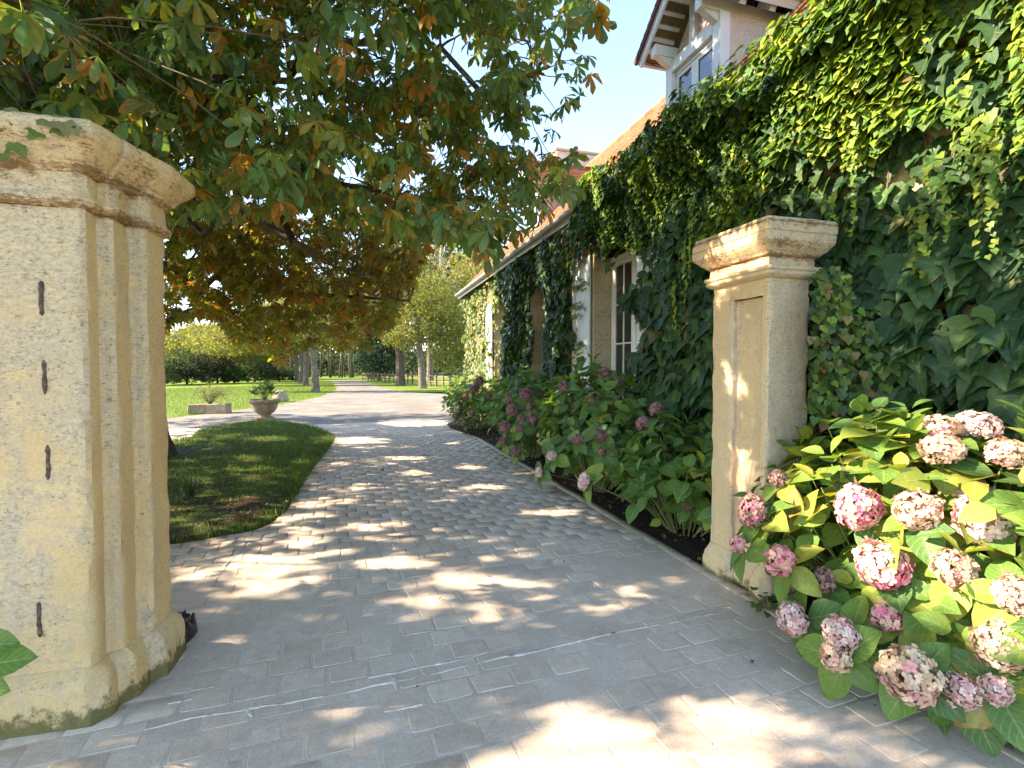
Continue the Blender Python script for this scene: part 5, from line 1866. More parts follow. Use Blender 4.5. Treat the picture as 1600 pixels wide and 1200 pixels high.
def bush(label, cx, cy_, rx, ry, h, whorls, fill, flowers, leaf=(.15, .22), colp=(3, 3, 3, 2, 1, .4, .1, .4), up=1.15, seed=0, zmin=.18, filter_=None, sparse=0):
    root = empty('hydrangea_bush', (cx, cy_, 0), label, 'hydrangea', 'hydrangea bushes along the drive')
    rg = random.Random(seed)
    o = Vector((cx, cy_, 0))
    st_ = MB()
    fpos = []
    for (p, r_, kind) in flowers:
        qx, qy, qv = project([p[:]])
        fpos.append((qx[0], qy[0], r_ * FPX / qv[0] * .8, qv[0]))
    P, N_, T_, S_, K_ = [], [], [], [], []
    made = 0
    tries = 0
    colp = np.array(colp, float)
    colp /= colp.sum()
    while made < whorls and tries < whorls * 30:
        tries += 1
        d = Vector((rg.gauss(0, 1), rg.gauss(0, 1), rg.gauss(.25, .8)))
        d.normalize()
        if d.z < -.35:
            continue
        # facing the drive / gate mostly: that side is what a visitor sees
        if d.x * .75 + d.y * .65 > .62:
            continue
        rr_ = rg.uniform(.82, 1.04)
        zc = h * .46
        p = Vector((cx + d.x * rx * rr_, cy_ + d.y * ry * rr_, zc + d.z * (h - zc - .04 if d.z > 0 else zc - .05) * rr_))
        if p.z < zmin or p.x > WX - .12:
            continue
        if flowers:                              # growth does not cover the open heads
            qx, qy, qv = project([p[:]])
            if any(((qx[0] - fx_) ** 2 + (qy[0] - fy_) ** 2) ** .5 < fr_ + 85 / qv[0] and qv[0] < fv_ + .12 for fx_, fy_, fr_, fv_ in fpos):
                continue
        made += 1
        ax = (Vector((d.x, d.y, max(-.1, d.z) + up))).normalized()
        a0 = rg.uniform(0, math.pi)
        side = ax.orthogonal().normalized()
        tone = int(RNG.choice(8, p=colp))
        base = p - ax * .05
        st_.tube([Vector((cx + d.x * rx * .25, cy_ + d.y * ry * .25, .02)) - o, Vector((cx + d.x * rx * .62, cy_ + d.y * ry * .62, p.z * .55)) - o, base - o], [.008, .006, .004], 4, False)
        for pair in range(3):
            rot = Matrix.Rotation(a0 + pair * math.pi / 2, 3, ax)
            for s in (-1, 1):
                q = (rot @ side) * s
                el = (.0, .30, .85)[pair] + rg.gauss(0, .15)
                tipd = (q * math.cos(el) + ax * math.sin(el)).normalized()
                nn = (ax * math.cos(el) - q * math.sin(el)) + Vector((rg.gauss(0, .2), rg.gauss(0, .2), rg.gauss(0, .2)))
                P.append((base + ax * (.055 * pair - .06) + tipd * .025 - o)[:])
                N_.append(nn[:])
                T_.append((tipd + Vector((0, 0, -.15)))[:])
                S_.append(rg.uniform(*leaf) * (1.0, .92, .62)[pair])
                K_.append(int(rg.choice((0, 1, 2))) * 8 + (tone if rg.random() < .72 else int(RNG.choice(8, p=colp))))
    for (p, r_, kind) in flowers:
        p = Vector(p)
        d = Vector(((p.x - cx) / rx, (p.y - cy_) / ry, (p.z - h * .4) / h + .5)).normalized()
        ax = d
        side = ax.orthogonal().normalized()
        a0 = rg.uniform(0, 6.28)
        for k in range(5):
            q = (Matrix.Rotation(a0 + k * 2 * math.pi / 5 + rg.uniform(-.3, .3), 3, ax) @ side)
            el = rg.uniform(-.35, .25)
            tipd = (q * math.cos(el) + ax * math.sin(el)).normalized()
            P.append((p - ax * r_ * rg.uniform(.75, 1.3) + tipd * .02 - o)[:])
            N_.append((ax * math.cos(el) - q * math.sin(el) + Vector((rg.gauss(0, .2), rg.gauss(0, .2), .25)))[:])
            T_.append(tipd[:])
            S_.append(rg.uniform(*leaf))
            K_.append(int(rg.choice((0, 1, 2))) * 8 + int(RNG.choice(8, p=colp)))
    P, N_, T_, S_ = map(np.array, (P, N_, T_, S_))
    if len(P) > 300:
        px, py, v = project(P + np.array(o[:]))
        key = np.where((px > -20) & (px < 1620) & (py < 1220), v, 1e5)
        sel = np.argsort(key)[:300]
    else:
        sel = np.arange(len(P))
    Rm = basis(N_, T_)
    leaf_objects('leaf', hv, Rm[sel], P[sel], S_[sel], root, np.array(K_)[sel])
    rest = np.ones(len(P), bool)
    rest[sel] = False
    # the older leaves inside
    F_ = []
    while len(F_) < fill:
        d = Vector((rg.gauss(0, 1), rg.gauss(0, 1), rg.gauss(.1, .8))).normalized()
        rr_ = rg.uniform(.25, .90)
        zc = h * .46
        p = Vector((cx + d.x * rx * rr_, cy_ + d.y * ry * rr_, zc + d.z * (h - zc if d.z > 0 else zc) * rr_))
        if p.z < .08 or p.x > WX - .10:
            continue
        if filter_ and not filter_(p):
            continue
        F_.append((p - o)[:])
    F_ = np.array(F_).reshape(-1, 3)
    m_ = len(F_)
    Rf = basis(np.c_[RNG.normal(-.3, .5, m_), RNG.normal(-.3, .5, m_), np.ones(m_)], np.c_[RNG.normal(0, 1, (m_, 2)), RNG.normal(-.3, .3, m_)])
    cf = np.array(HY)[RNG.choice(8, m_, p=colp)] * RNG.uniform(.75, 1.1, (m_, 1))
    Pm = np.concatenate([F_, P[rest]])
    leaf_mass('inner_leaves', hyd_lo, np.concatenate([Rf, Rm[rest]]), Pm, np.concatenate([RNG.uniform(leaf[0] * .7, leaf[1] * .95, m_), S_[rest]]),
              np.concatenate([cf, np.array(HY)[np.array(K_)[rest] % 8]]), np.concatenate([np.clip(RNG.normal(.05, .1, m_), 0, .4), np.zeros(rest.sum())]), M['hyd'], root)
    for (p, r_, kind) in flowers:
        p = Vector(p)
        d = (p - Vector((cx, cy_, h * .4)))
        d = Vector((d.x / rx, d.y / ry, d.z / h + .35)).normalized()
        hd = link('flower_head', rg.choice(HEADS[kind]), root, None, p - o)
        hd.rotation_euler = (d.to_track_quat('Z', 'Y') @ Matrix.Rotation(rg.uniform(0, 6), 3, 'Z').to_quaternion()).to_euler()
        hd.scale = (r_ * rg.uniform(.92, 1.08), r_ * rg.uniform(.92, 1.08), r_ * rg.uniform(.82, 1.0))
        st_.tube([Vector((cx + (p.x - cx) * .3, cy_ + (p.y - cy_) * .3, p.z * .4)) - o, p - d * r_ * .6 - o], [.007, .005], 5, False)
    st_.build('stems', M['greenstem'], root, True, 'stuff', fix=False)
    return root
def fl(*rows):
    return [(at(x, y, v), r_ * v / FPX * (.78 if v < 3.2 else .70), k) for (x, y, r_, v, k) in rows]
bush('pale pink and tan hydrangea bush in front of the pale pillar, its leaves yellowing', 2.98, 1.95, .66, 1.12, 1.44, 118, 640,
     fl((1175, 798, 30, 2.95, 'dusk'), (1153, 850, 16, 2.95, 'pink'), (1218, 876, 29, 2.75, 'pink'), (1238, 966, 28, 2.62, 'pale'), (1342, 792, 38, 2.60, 'pink'), (1314, 990, 32, 2.38, 'pale'), (1306, 1026, 28, 2.36, 'tan'),
        (1378, 882, 43, 2.42, 'pink'), (1386, 966, 27, 2.35, 'pink'), (1420, 1055, 46, 2.12, 'tan'), (1434, 796, 38, 2.40, 'tan'), (1512, 772, 38, 2.48, 'tan'), (1545, 812, 52, 2.25, 'pale'), (1470, 668, 30, 2.62, 'tan'), (1528, 666, 36, 2.62, 'pale'),
        (1472, 702, 34, 2.52, 'tan'), (1574, 710, 34, 2.40, 'tan'), (1490, 886, 36, 2.22, 'tan'), (1503, 1080, 30, 2.05, 'pale'), (1556, 1078, 26, 1.98, 'pale'), (1562, 1008, 42, 2.02, 'tan'), (1216, 748, 17, 3.02, 'brown'), (1288, 905, 22, 2.66, 'brown'), (1590, 930, 34, 2.0, 'tan')),
     leaf=(.15, .225), colp=(2.2, 3.0, 1.0, 3.4, 2.6, 1.2, .4, .4), seed=3, zmin=.10)
bush('low open hydrangea with large fresh green leaves just behind the pale pillar', 3.02, 4.25, .55, .85, 1.08, 48, 110,
     fl((1026, 640, 17, 5.3, 'dusk'), (1005, 662, 17, 5.3, 'dusk'), (912, 752, 17, 4.85, 'pale'), (1075, 788, 14, 4.6, 'brown')),
     leaf=(.16, .24), colp=(3, 4, 1, 4, 1.2, .2, .05, .1), seed=5, zmin=.12)
bush('largest and darkest hydrangea, below the first window with its dusky flowers', 3.0, 6.15, .60, 1.2, 1.74, 80, 520,
     fl((945, 583, 15, 6.6, 'dusk'), (966, 597, 12, 6.4, 'dusk'), (880, 604, 11, 6.6, 'dusk'), (938, 680, 14, 5.6, 'dusk'), (902, 686, 11, 5.6, 'dusk'), (862, 712, 11, 5.9, 'pale'), (842, 738, 10, 6.1, 'pale'), (925, 625, 8, 6.2, 'dusk'), (1002, 615, 9, 6.6, 'dusk'), (940, 705, 10, 5.5, 'brown')),
     leaf=(.15, .24), colp=(4, 3, 4, 1.6, .3, .1, .05, .3), seed=8, zmin=.15)
bush('tall hydrangea beside the second window, its mauve flowers fading towards the drive', 2.95, 8.75, .66, 1.35, 1.60, 64, 480,
     fl((822, 616, 13, 8.2, 'dusk'), (800, 640, 12, 8.1, 'dusk'), (815, 655, 10, 7.8, 'dusk'), (790, 668, 13, 8.1, 'dusk'), (832, 655, 12, 7.6, 'dusk'), (812, 668, 9, 7.5, 'dusk'), (786, 690, 10, 8.1, 'dusk'), (828, 635, 9, 8.0, 'brown'), (805, 706, 11, 7.6, 'brown'), (795, 625, 9, 8.3, 'brown')),
     leaf=(.14, .22), colp=(4, 4, 3, 2, .5, .1, .05, .3), seed=12, zmin=.12)
bush('furthest hydrangea, rounded and half sunlit near the end of the house', 2.9, 13.1, .80, 1.3, 1.50, 56, 520,
     fl((745, 602, 9, 12.6, 'dusk'), (738, 610, 8, 12.4, 'dusk'), (764, 616, 7, 12.4, 'dusk'), (728, 620, 8, 12.6, 'brown'), (716, 635, 9, 12.8, 'brown'), (712, 650, 8, 12.8, 'brown'), (738, 645, 7, 12.2, 'brown'), (726, 660, 8, 12.4, 'brown'), (770, 645, 6, 12.2, 'dusk'), (750, 592, 7, 12.8, 'dusk')),
     leaf=(.14, .20), colp=(4, 3, 3, 2, 1, .3, .1, .3), seed=15, zmin=.12)

# small plants by the paving edge and at the foot of the pillars
def low_plant(label, base, n, spread, size, cols, mat, tm, kind_name='low_plant', cat='plant', rise=.10):
    r_ = empty(kind_name, base, label, cat)
    P = np.c_[RNG.normal(0, spread, n), RNG.normal(0, spread, n), RNG.uniform(.02, rise, n)]
    nn = np.c_[RNG.normal(0, .4, (n, 2)), np.ones(n)]
    vv = leaf_variants('leaf', tm, cols, [.02] * len(cols), mat)
    leaf_objects('leaf', vv, basis(nn, np.c_[P[:, :2] + RNG.normal(0, .03, (n, 2)), np.full(n, -.02)]), P, RNG.uniform(*size, n), r_)
    mb = MB()
    for q in P[::2]:
        mb.tube([(0, 0, 0), (q[0] * .6, q[1] * .6, q[2] * .8), tuple(q)], .0022, 3, False)
    mb.build('stems', M['greenstem'], r_, kind='stuff', fix=False)
    return r_
low_plant('little green strawberry like weed at the edge of the paving below the nearest hydrangea', ground(1492, 1136), 16, .05, (.04, .065), [(.05, .11, .03), (.06, .13, .03)], M['hyd'], ivy_lo)
low_plant('tuft of small weeds at the foot of the pale pillar', ground(1200, 952), 26, .07, (.03, .055), [(.05, .10, .03), (.07, .12, .03)], M['hyd'], ivy_lo)
low_plant('reddish seedling in the bed at the right edge of the paving', ground(1585, 1170), 10, .035, (.03, .05), [(.16, .09, .05), (.07, .12, .03)], M['hyd'], ivy_lo)
pl_ = empty('leafy_plant', ground(-70, 1120), 'bright green leaves poking in beside the foot of the ochre pillar', 'plant')
pb = pl_.location.copy()
for (x, y, s, rx) in ((-30, 1040, .17, .5), (-60, 1075, .16, -.3), (-45, 1010, .15, .2)):
    p = at(x, y, 1.88)
    leaf_objects('leaf', hv, basis(np.array([[-.1, -.8, .7]]), np.array([[1, .1, -.25 + rx * .4]])), np.array([(p - pb)[:]]), np.array([s]), pl_, [1])
    MB().tube([(0, 0, 0), ((p - pb) * .5)[:], (p - pb)[:]], .004, 4).build('stem', M['greenstem'], pl_)

# strap-leaved clump on the island
def strap_clump(label, base, n, L, cols, name='strap_leaved_plant'):
    r_ = empty(name, base, label, 'plant')
    mats = []
    for c in cols:
        V, F, Lv = leaf_grid([(0, .03), (.3, .034), (.65, .028), (1.0, .004)], 2, .4, 0)
        mats.append((V, F, Lv, c))
    for i in range(n):
        a = random.uniform(0, 6.28)
        ln = random.uniform(.6, 1.1) * L
        lean = random.uniform(.15, 1.2)
        V, L_ = [], []
        for k in range(7):
            t = k / 6
            r2 = lean * ln * .55 * t ** 1.6
            z = ln * (t - .55 * lean * t ** 2.4)
            wv = .013 * (1 - t) ** .5 + .001
            for s in (-1, 0, 1):
                V.append((math.cos(a) * r2 - math.sin(a) * s * wv + math.cos(a) * .03, math.sin(a) * r2 + math.cos(a) * s * wv + math.sin(a) * .03, z + abs(s) * wv * .5))
                L_.append((.5 + .5 * s, t, 0))
        F = [(r * 3 + c, r * 3 + c + 1, r * 3 + c + 4, r * 3 + c + 3) for r in range(6) for c in range(2)]
        me = fast_mesh('leaf', np.array(V), np.array(F), {'tint': np.tile(np.array(random.choice(cols)), (len(V), 1)), 'luv': np.array(L_)}, smooth=True, mats=[M['blade']])
        link('leaf', me, r_)
    return r_
strap_clump('clump of grey green strap leaves on the bare soil of the lawn island', ground(296, 782, .03), 46, .42, [(.06, .10, .045), (.09, .13, .06), (.05, .085, .03)])
# ================================================================== urn, trough, boulder
ub = ground(414, 655)
urn = empty('stone_urn', (ub.x, ub.y, 0), 'wide brown stone urn on a short foot at the tip of the lawn island', 'urn')
MB().box(-.27, .27, -.27, .27, -.02, .07, .015).build('foot', M['urn'], urn, rot=(0, 0, .3))
b_ = MB().lathe([(.17, .07), (.19, .10), (.15, .125), (.17, .15), (.27, .22), (.345, .33), (.375, .44), (.378, .50), (.36, .52)], 36)
b_.build('bowl', M['urn'], urn, True)
MB().lathe([(.37, .50), (.44, .51), (.465, .54), (.465, .605), (.45, .625), (.40, .625), (.36, .60), (.34, .57)], 36).build('rim', M['urn'], urn, True)
MB().lathe([(.01, .56), (.345, .572), (.34, .58), (.01, .59)], 24).build('potting_soil', M['soil'], urn)
up_ = empty('potted_shrub', (ub.x, ub.y, .575), 'small evergreen shrub of narrow leaves growing in the stone urn', 'plant')
nar = [leaf_grid([(0, .02), (.35, .115), (.7, .10), (1, .01)], 2, .3, d) for d in (.2, .5)]
nv = leaf_variants('leaf', nar, [(.06, .12, .03), (.045, .10, .03), (.12, .16, .04), (.08, .13, .035)], [0, .05, .1, .05], M['hyd'])
sm = MB()
for i in range(26):
    a = random.uniform(0, 6.28)
    r_ = random.uniform(.08, .44)
    hgt = random.uniform(.25, .72) * (1.1 - r_ * .9)
    e = Vector((r_ * math.cos(a), r_ * math.sin(a), hgt))
    sm.tube([(0, 0, 0), tuple(e * .5 + Vector((0, 0, .06))), tuple(e)], .006, 4, False)
    for k in range(9):
        q = rnd_unit(1)[0]
        q[2] = abs(q[2]) * .8 + .15
        p = np.array(e[:]) * random.uniform(.72, 1.0)
        leaf_objects('leaf', nv, basis(np.array([[-q[0], -q[1], 1.2]]), np.array([q])), np.array([p]), np.array([random.uniform(.15, .23)]), up_)
sm.build('stems', M['greenstem'], up_, kind='stuff', fix=False)

tq = ground(328, 645)
trg = empty('stone_trough', (tq.x, tq.y, -.03), 'rough stone trough with a straggly plant on the sunny grass', 'trough', rot=-.12)
mb = MB()
L_, W_, H_ = .62, .30, .36
mb.box(-L_, L_, -W_, -W_ + .1, 0, H_, .03).box(-L_, L_, W_ - .1, W_, 0, H_, .03).box(-L_, -L_ + .1, -W_ + .1, W_ - .1, 0, H_, .03).box(L_ - .1, L_, -W_ + .1, W_ - .1, 0, H_, .03)
mb.V = [(x + .02 * nz((x, y, z), 4), y + .03 * nz((x, y, z), 4, 3), z + .03 * nz((x, y, z), 3, 6)) for x, y, z in mb.V]
mb.build('trough_wall', M['urn'], trg)
MB().box(-L_ + .1, L_ - .1, -W_ + .1, W_ - .1, .05, H_ - .05).build('potting_soil', M['soil'], trg)
tpn = empty('straggly_shrub', (tq.x, tq.y, .28), 'thin straggly shrub of bare arching stems growing from the stone trough', 'plant')
sm = MB()
TP_ = []
for i in range(40):
    a = random.uniform(0, 6.28)
    r_ = random.uniform(.3, 1.0)
    e = Vector((r_ * math.cos(a), r_ * .5 * math.sin(a), random.uniform(.2, .75)))
    m1 = e * .5 + Vector((0, 0, .2))
    sm.tube([(0, 0, 0), tuple(m1), tuple(e)], .006, 3, False)
    for k in range(12):
        t = random.uniform(.3, 1)
        TP_.append(((m1 * t * 2 if t < .5 else m1.lerp(e, t * 2 - 1)) + Vector((random.gauss(0, .03), random.gauss(0, .03), random.gauss(0, .03))))[:])
sm.build('stems', M['twig'], tpn, kind='stuff', fix=False)
m_ = len(TP_)
leaf_mass('leaves', nar, basis(RNG.normal(0, .5, (m_, 3)) + np.array([0, 0, 1]), rnd_unit(m_)), np.array(TP_), RNG.uniform(.06, .11, m_), pick_colors(m_, [(.12, .16, .04), (.16, .16, .05), (.2, .12, .05)], [3, 2, 1]), np.zeros(m_), M['hyd'], tpn)

def rock(name, label, loc, r, sc, mat, seed):
    import bmesh
    bm = bmesh.new()
    bmesh.ops.create_icosphere(bm, subdivisions=4, radius=r)
    for vv in bm.verts:
        p = vv.co
        k = 1 + .16 * nz(p, 1.6 / r * .6, seed) + .05 * nz(p, 5 / r * .6, seed + 4)
        vv.co = Vector((p.x * k * sc[0], p.y * k * sc[1], max(p.z * k * sc[2], -.1)))
    me = bpy.data.meshes.new(name)
    bm.to_mesh(me)
    bm.free()
    me.polygons.foreach_set('use_smooth', np.ones(len(me.polygons), bool))
    me.materials.append(mat)
    o = link(name, me, None, None, loc)
    return tag(o, label, 'rock')
bq = ground(438, 627)
rock('boulder', 'squat tan boulder on the grass behind the stone urn', (bq.x, bq.y, .1), .42, (.8, .7, 1.1), M['urn'], 2.0)

# crumpled black sheet with dead leaves behind the ochre pillar
sb = ground(268, 1000)
bs = empty('black_sheet', (sb.x, sb.y, 0), 'crumpled black plastic sheet holding dead leaves behind the ochre pillar', 'plastic sheet')
V, F = [], []
nn_ = 18
for r_ in range(nn_):
    for k in range(nn_ * 2):
        a = 2 * math.pi * k / (nn_ * 2)
        q = r_ / (nn_ - 1)
        x, y = .115 * q * math.cos(a) * (1 + .1 * math.sin(3 * a)), .20 * q * math.sin(a)
        z = .07 * (1 - (q - .72) ** 2 * 6) + .05 * abs(nz((x, y, 0), 17, 3)) + .04 * abs(nz((x, y, 0), 34, 8))
        V.append((x, y, max(z, .004) if q < .98 else .002))
for r_ in range(nn_ - 1):
    for k in range(nn_ * 2):
        m2 = nn_ * 2
        F.append((r_ * m2 + k, r_ * m2 + (k + 1) % m2, (r_ + 1) * m2 + (k + 1) % m2, (r_ + 1) * m2 + k))
MB().add(V, F).build('sheet', M['plastic'], bs, True)
for i in range(9):
    V, F, L = leaf_grid(OVATE_LOW, 2, .5, .6)
    o = link('dead_leaf', fast_mesh('dead_leaf', V * .05, tris(F), mats=[M['deadleaf']]), bs, None, (random.gauss(.02, .04), random.gauss(-.03, .07), .085 + random.uniform(0, .015)))
    o.rotation_euler = (random.gauss(0, .4), random.gauss(0, .4), random.uniform(0, 6))

# fallen leaves and crumbs of bark on the drive
dl = []
for s in range(5):
    V, F, L = leaf_grid(OVATE_LOW if s % 2 else OVATE, 2, .5 + .2 * s, .9 - .2 * s, .03)
    dl.append(fast_mesh('fallen_leaf', V, tris(F), mats=[M['deadleaf']]))
spots = [(673, 693), (547, 829), (665, 870), (1098, 865), (880, 880), (765, 900), (1272, 985), (1258, 1020), (1365, 1105), (650, 1078), (560, 903), (690, 936), (1175, 1035), (600, 735)]
for i, (x, y) in enumerate(spots):
    p = ground(x, y)
    o = link('fallen_leaf', dl[i % 5], None, None, (p.x, p.y, .012), (random.gauss(0, .3), random.gauss(0, .3), random.uniform(0, 6)))
    s = random.uniform(.016, .032) if y > 800 else random.uniform(.04, .07)
    o.scale = (s, s, s)
    tag(o, 'small dry brown leaf lying on the paving of the drive', 'leaf', 'fallen leaves on the drive')

# ================================================================== fence along the track
FA, FB = ground(566, 594), ground(716, 607)
fd = (FB - FA)
FL_ = fd.length
fd.normalize()
fq = Vector((-fd.y, fd.x, 0))
fn = empty('wooden_fence', FA, 'brown post and rail fence beside the track under the trees', 'fence')
npst = 20
for i in range(npst + 1):
    t = i / npst
    p = fd * (FL_ * t) + fq * random.uniform(-.08, .08)
    h = random.uniform(1.0, 1.15)
    mb = MB().box(-.075, .075, -.075, .075, -.1, h, .02)
    mb.build('post', M['fence'], fn, loc=p + Vector((0, 0, -.03)), rot=(random.gauss(0, .03), random.gauss(0, .03), math.atan2(fd.y, fd.x)))
    if i < npst:
        for z in (.42, .86):
            a = fd * (FL_ * t) + Vector((0, 0, z + random.uniform(-.03, .03))) + fq * .09
            c_ = fd * (FL_ * (t + 1 / npst)) + Vector((0, 0, z + random.uniform(-.03, .03))) + fq * .09
            MB().tube([a, (a + c_) / 2 + Vector((0, 0, random.uniform(-.02, .02))), c_], .06, 6).build('rail', M['fence'], fn)

# ================================================================== trees beyond
clump_t = []
for s in range(5):
    rr = random.Random(s)
    V = np.array([(-.5, 0, .1), (-.12, -.42, -.05), (.12, -.05, .1), (.5, -.25, -.1), (.35, .35, .05), (-.2, .45, -.1), (0, 0, .12), (-.45, .35, .05)])
    V = V + np.random.default_rng(s).normal(0, .07, V.shape)
    F = np.array([(6, 0, 1), (6, 2, 3), (6, 4, 5), (6, 5, 7)])
    L = np.array([(.5, .3, 0)] * 8)
    clump_t.append((V, F, L))
def far_tree(label, base, h, crown, n, size, cols, probs, trunk=.3, bark='bark_pale', name='tree', group=None, trunk_h=None, shape=None, lean=0, nlimb=7, gaps=.0, bare=0, tbark=None):
    """crown: list of (dx, dy, z, rx, ry, rz) lobes"""
    r_ = empty(name, base, label, 'tree', group)
    th_ = trunk_h or h * .6
    pts = [Vector((0, 0, -.1)), Vector((0, 0, .25)), Vector((lean * .1, 0, th_ * .3)), Vector((lean * .5, 0, th_ * .65)), Vector((lean, 0, th_))]
    V, F = trunk_mesh(pts, [trunk * 1.35, trunk * 1.05, trunk * .92, trunk * .75, trunk * .4], 12)
    MB().add(V, F).build('trunk', M[tbark or bark], r_, True)
    lb = MB()
    for i in range(nlimb):
        c = crown[i % len(crown)]
        d = Vector((random.uniform(-1, 1), random.uniform(-1, 1), random.uniform(-.6, .9)))
        e = Vector((c[0] + d.x * c[3] * .8, c[1] + d.y * c[4] * .8, c[2] + d.z * c[5] * .8))
        s = pts[-1] * random.uniform(.45, 1.0)
        lb.tube(limb_path(s, e, .3, 5, .8), [trunk * .4 * (1 - .8 * k / 5) for k in range(6)], 5, False)
    for i in range(bare):
        c = crown[i % len(crown)]
        d = Vector((random.gauss(0, .5), random.gauss(0, .5), random.uniform(.1, 1.1)))
        e = Vector((c[0] + d.x * c[3], c[1] + d.y * c[4], c[2] + d.z * c[5]))
        s = Vector((c[0] * .6, c[1] * .6, c[2] - c[5] * .6)).lerp(e, random.uniform(.0, .4))
        lb.tube(limb_path(s, e, .3, 4, .9), [trunk * .22 * (1 - .8 * k / 4) for k in range(5)], 4, False)
    lb.build('limbs', M[bark], r_, True, 'stuff', fix=False)
    tot = sum(c[3] * c[5] for c in crown)
    Ps = []
    for c in crown:
        m_ = int(n * c[3] * c[5] / tot)
        d = rnd_unit(m_ * 2)
        rr_ = RNG.uniform(0, 1, (m_ * 2, 1)) ** .40
        P = np.array(c[:3]) + d * rr_ * np.array(c[3:6])
        nn2 = np.array([noise.noise(Vector((p[0] * 1.1 / max(.5, size[1] * 2.2), p[1] * 1.1 / max(.5, size[1] * 2.2), p[2] * 1.3 / max(.5, size[1] * 2.2)))) for p in P])
        P = P[nn2 > -.08 + gaps][:m_]
        Ps.append(P)
    P = np.concatenate(Ps)
    P = P[P[:, 2] > .15]
    m_ = len(P)
    leaf_mass('crown', clump_t, basis(RNG.normal(0, .7, (m_, 3)) + np.array([0, 0, 1.0]), rnd_unit(m_)), P, RNG.uniform(*size, m_), pick_colors(m_, cols, probs, .22), np.zeros(m_), M['far_leaf'], r_, None)
    return r_
GOLD = [(.17, .175, .045), (.22, .20, .06), (.13, .16, .04), (.26, .185, .065)]
GREEN = [(.06, .10, .028), (.08, .125, .032), (.12, .155, .04), (.16, .16, .05)]
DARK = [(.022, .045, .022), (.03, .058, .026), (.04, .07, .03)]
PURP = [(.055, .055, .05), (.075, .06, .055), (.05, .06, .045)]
G_ = lambda x, y: Vector((ground(x, y).x, ground(x, y).y, -.03))
# row on the left of the track
far_tree('nearest pale trunked tree of the row left of the track, with low golden leaves', G_(493, 612), 9, [(-.3, 0, 5.4, 2.6, 2.6, 2.2), (-2.2, 0, 4.4, 2.2, 2.2, 1.4), (1.2, .5, 6.6, 2.2, 2.2, 2.2), (-3.6, .5, 3.5, 2.3, 1.8, 1.1), (-5.8, 1, 3.2, 2.2, 1.8, .9), (1.6, .6, 4.0, 1.6, 1.6, 1.0)], 7560, (.16, .30), GOLD, [3, 2, 4, 1], .25, 'bark_mid', trunk_h=5.5, group='trees lining the track', lean=-.5)
far_tree('second tree of the row left of the track, partly behind the nearest one', G_(478, 602), 10, [(-.5, 0, 5.8, 3.4, 3.0, 2.4), (-3.2, 0, 4.8, 2.6, 2.4, 1.5), (-6.5, .5, 4.2, 3.2, 2.2, 1.5), (2.2, 1, 4.4, 2.4, 2, 1.4)], 6300, (.2, .36), GOLD, [3, 3, 3, 1], .24, 'bark_mid', trunk_h=6, group='trees lining the track')
far_tree('third tree of the row left of the track, smaller with distance', G_(471, 598.5), 11, [(-1, 0, 6.4, 3.8, 3.4, 3.0), (-4.6, 0, 5, 3, 3, 1.8), (-9, 1, 4.6, 3.6, 2.4, 1.8), (3.6, 1, 5, 3, 2, 1.8)], 5460, (.25, .42), GOLD, [3, 3, 3, 1], .25, 'bark_mid', trunk_h=7, group='trees lining the track')
far_tree('last tree of the row left of the track, thin and yellow', G_(464, 596), 12, [(-1, 0, 7, 4, 4, 3.6), (-6, 0, 5.5, 3.6, 3.2, 2.2)], 5040, (.3, .5), GOLD, [2, 4, 2, 1], .25, 'bark_mid', trunk_h=7, group='trees lining the track')
# beside the fence
far_tree('dark trunked leaning tree by the fence with a rusty green crown', G_(626, 602.5), 14, [(-1.5, 0, 7.6, 3.6, 3.4, 3.2), (1.0, 1, 10.4, 3.0, 3.0, 3.2), (-3.2, 0, 6.2, 2.2, 2.4, 1.6)], 8820, (.18, .34), [(.08, .10, .024), (.13, .13, .03), (.20, .12, .03), (.06, .09, .024)], [3, 3, 2, 3], .40, 'bark', trunk_h=8.5, group='trees beside the fence', lean=-.6)
far_tree('lighter leaning trunk behind the fence with bright green low boughs', G_(660, 606.5), 11, [(.4, 0, 6.6, 2.8, 2.8, 2.8), (2.2, .4, 4.4, 2.2, 2.2, 1.6), (-1.5, 0, 4.0, 1.8, 1.8, 1.0)], 7980, (.16, .30), GREEN[1:] + GOLD[:2], [2, 3, 3, 3, 2], .30, 'bark_mid', trunk_h=6.5, group='trees beside the fence', lean=-.7)
mis = far_tree('tall half bare pale tree hung with round mistletoe balls', G_(672, 594.5), 21, [(0, 0, 13.5, 4.6, 4.0, 7.0), (3.5, 0, 10, 3.4, 3, 4.4), (-4, 0, 10, 3, 3, 3.5)], 4830, (.22, .42), [(.20, .19, .04), (.14, .15, .03), (.26, .22, .06)], [2, 2, 1], .42, 'bark_white', trunk_h=14, nlimb=10, gaps=.16, bare=70, tbark='bark_mid')
for i, (x, y, r_) in enumerate(((676, 455, 15), (692, 492, 12), (657, 420, 12), (707, 488, 5), (668, 480, 10))):
    p = at(x, y, 63)
    m_ = 620
    d = rnd_unit(m_) * RNG.uniform(.3, 1, (m_, 1)) ** .5 * (r_ * 63 / FPX)
    o = leaf_mass('mistletoe', clump_t, basis(d + RNG.normal(0, .3, (m_, 3)), rnd_unit(m_)), d, RNG.uniform(.18, .34, m_), pick_colors(m_, [(.16, .18, .03), (.20, .20, .035)], [1, 1]), np.zeros(m_), M['far_leaf'], None, None)
    o.location = p
    tag(o, ('largest mistletoe ball, in the middle of the pale tree', 'lower right mistletoe ball in the pale tree', 'topmost mistletoe ball in the pale tree', 'smallest mistletoe ball at the outer edge of the pale tree', 'lowest left mistletoe ball in the pale tree')[i], 'mistletoe', 'mistletoe balls')
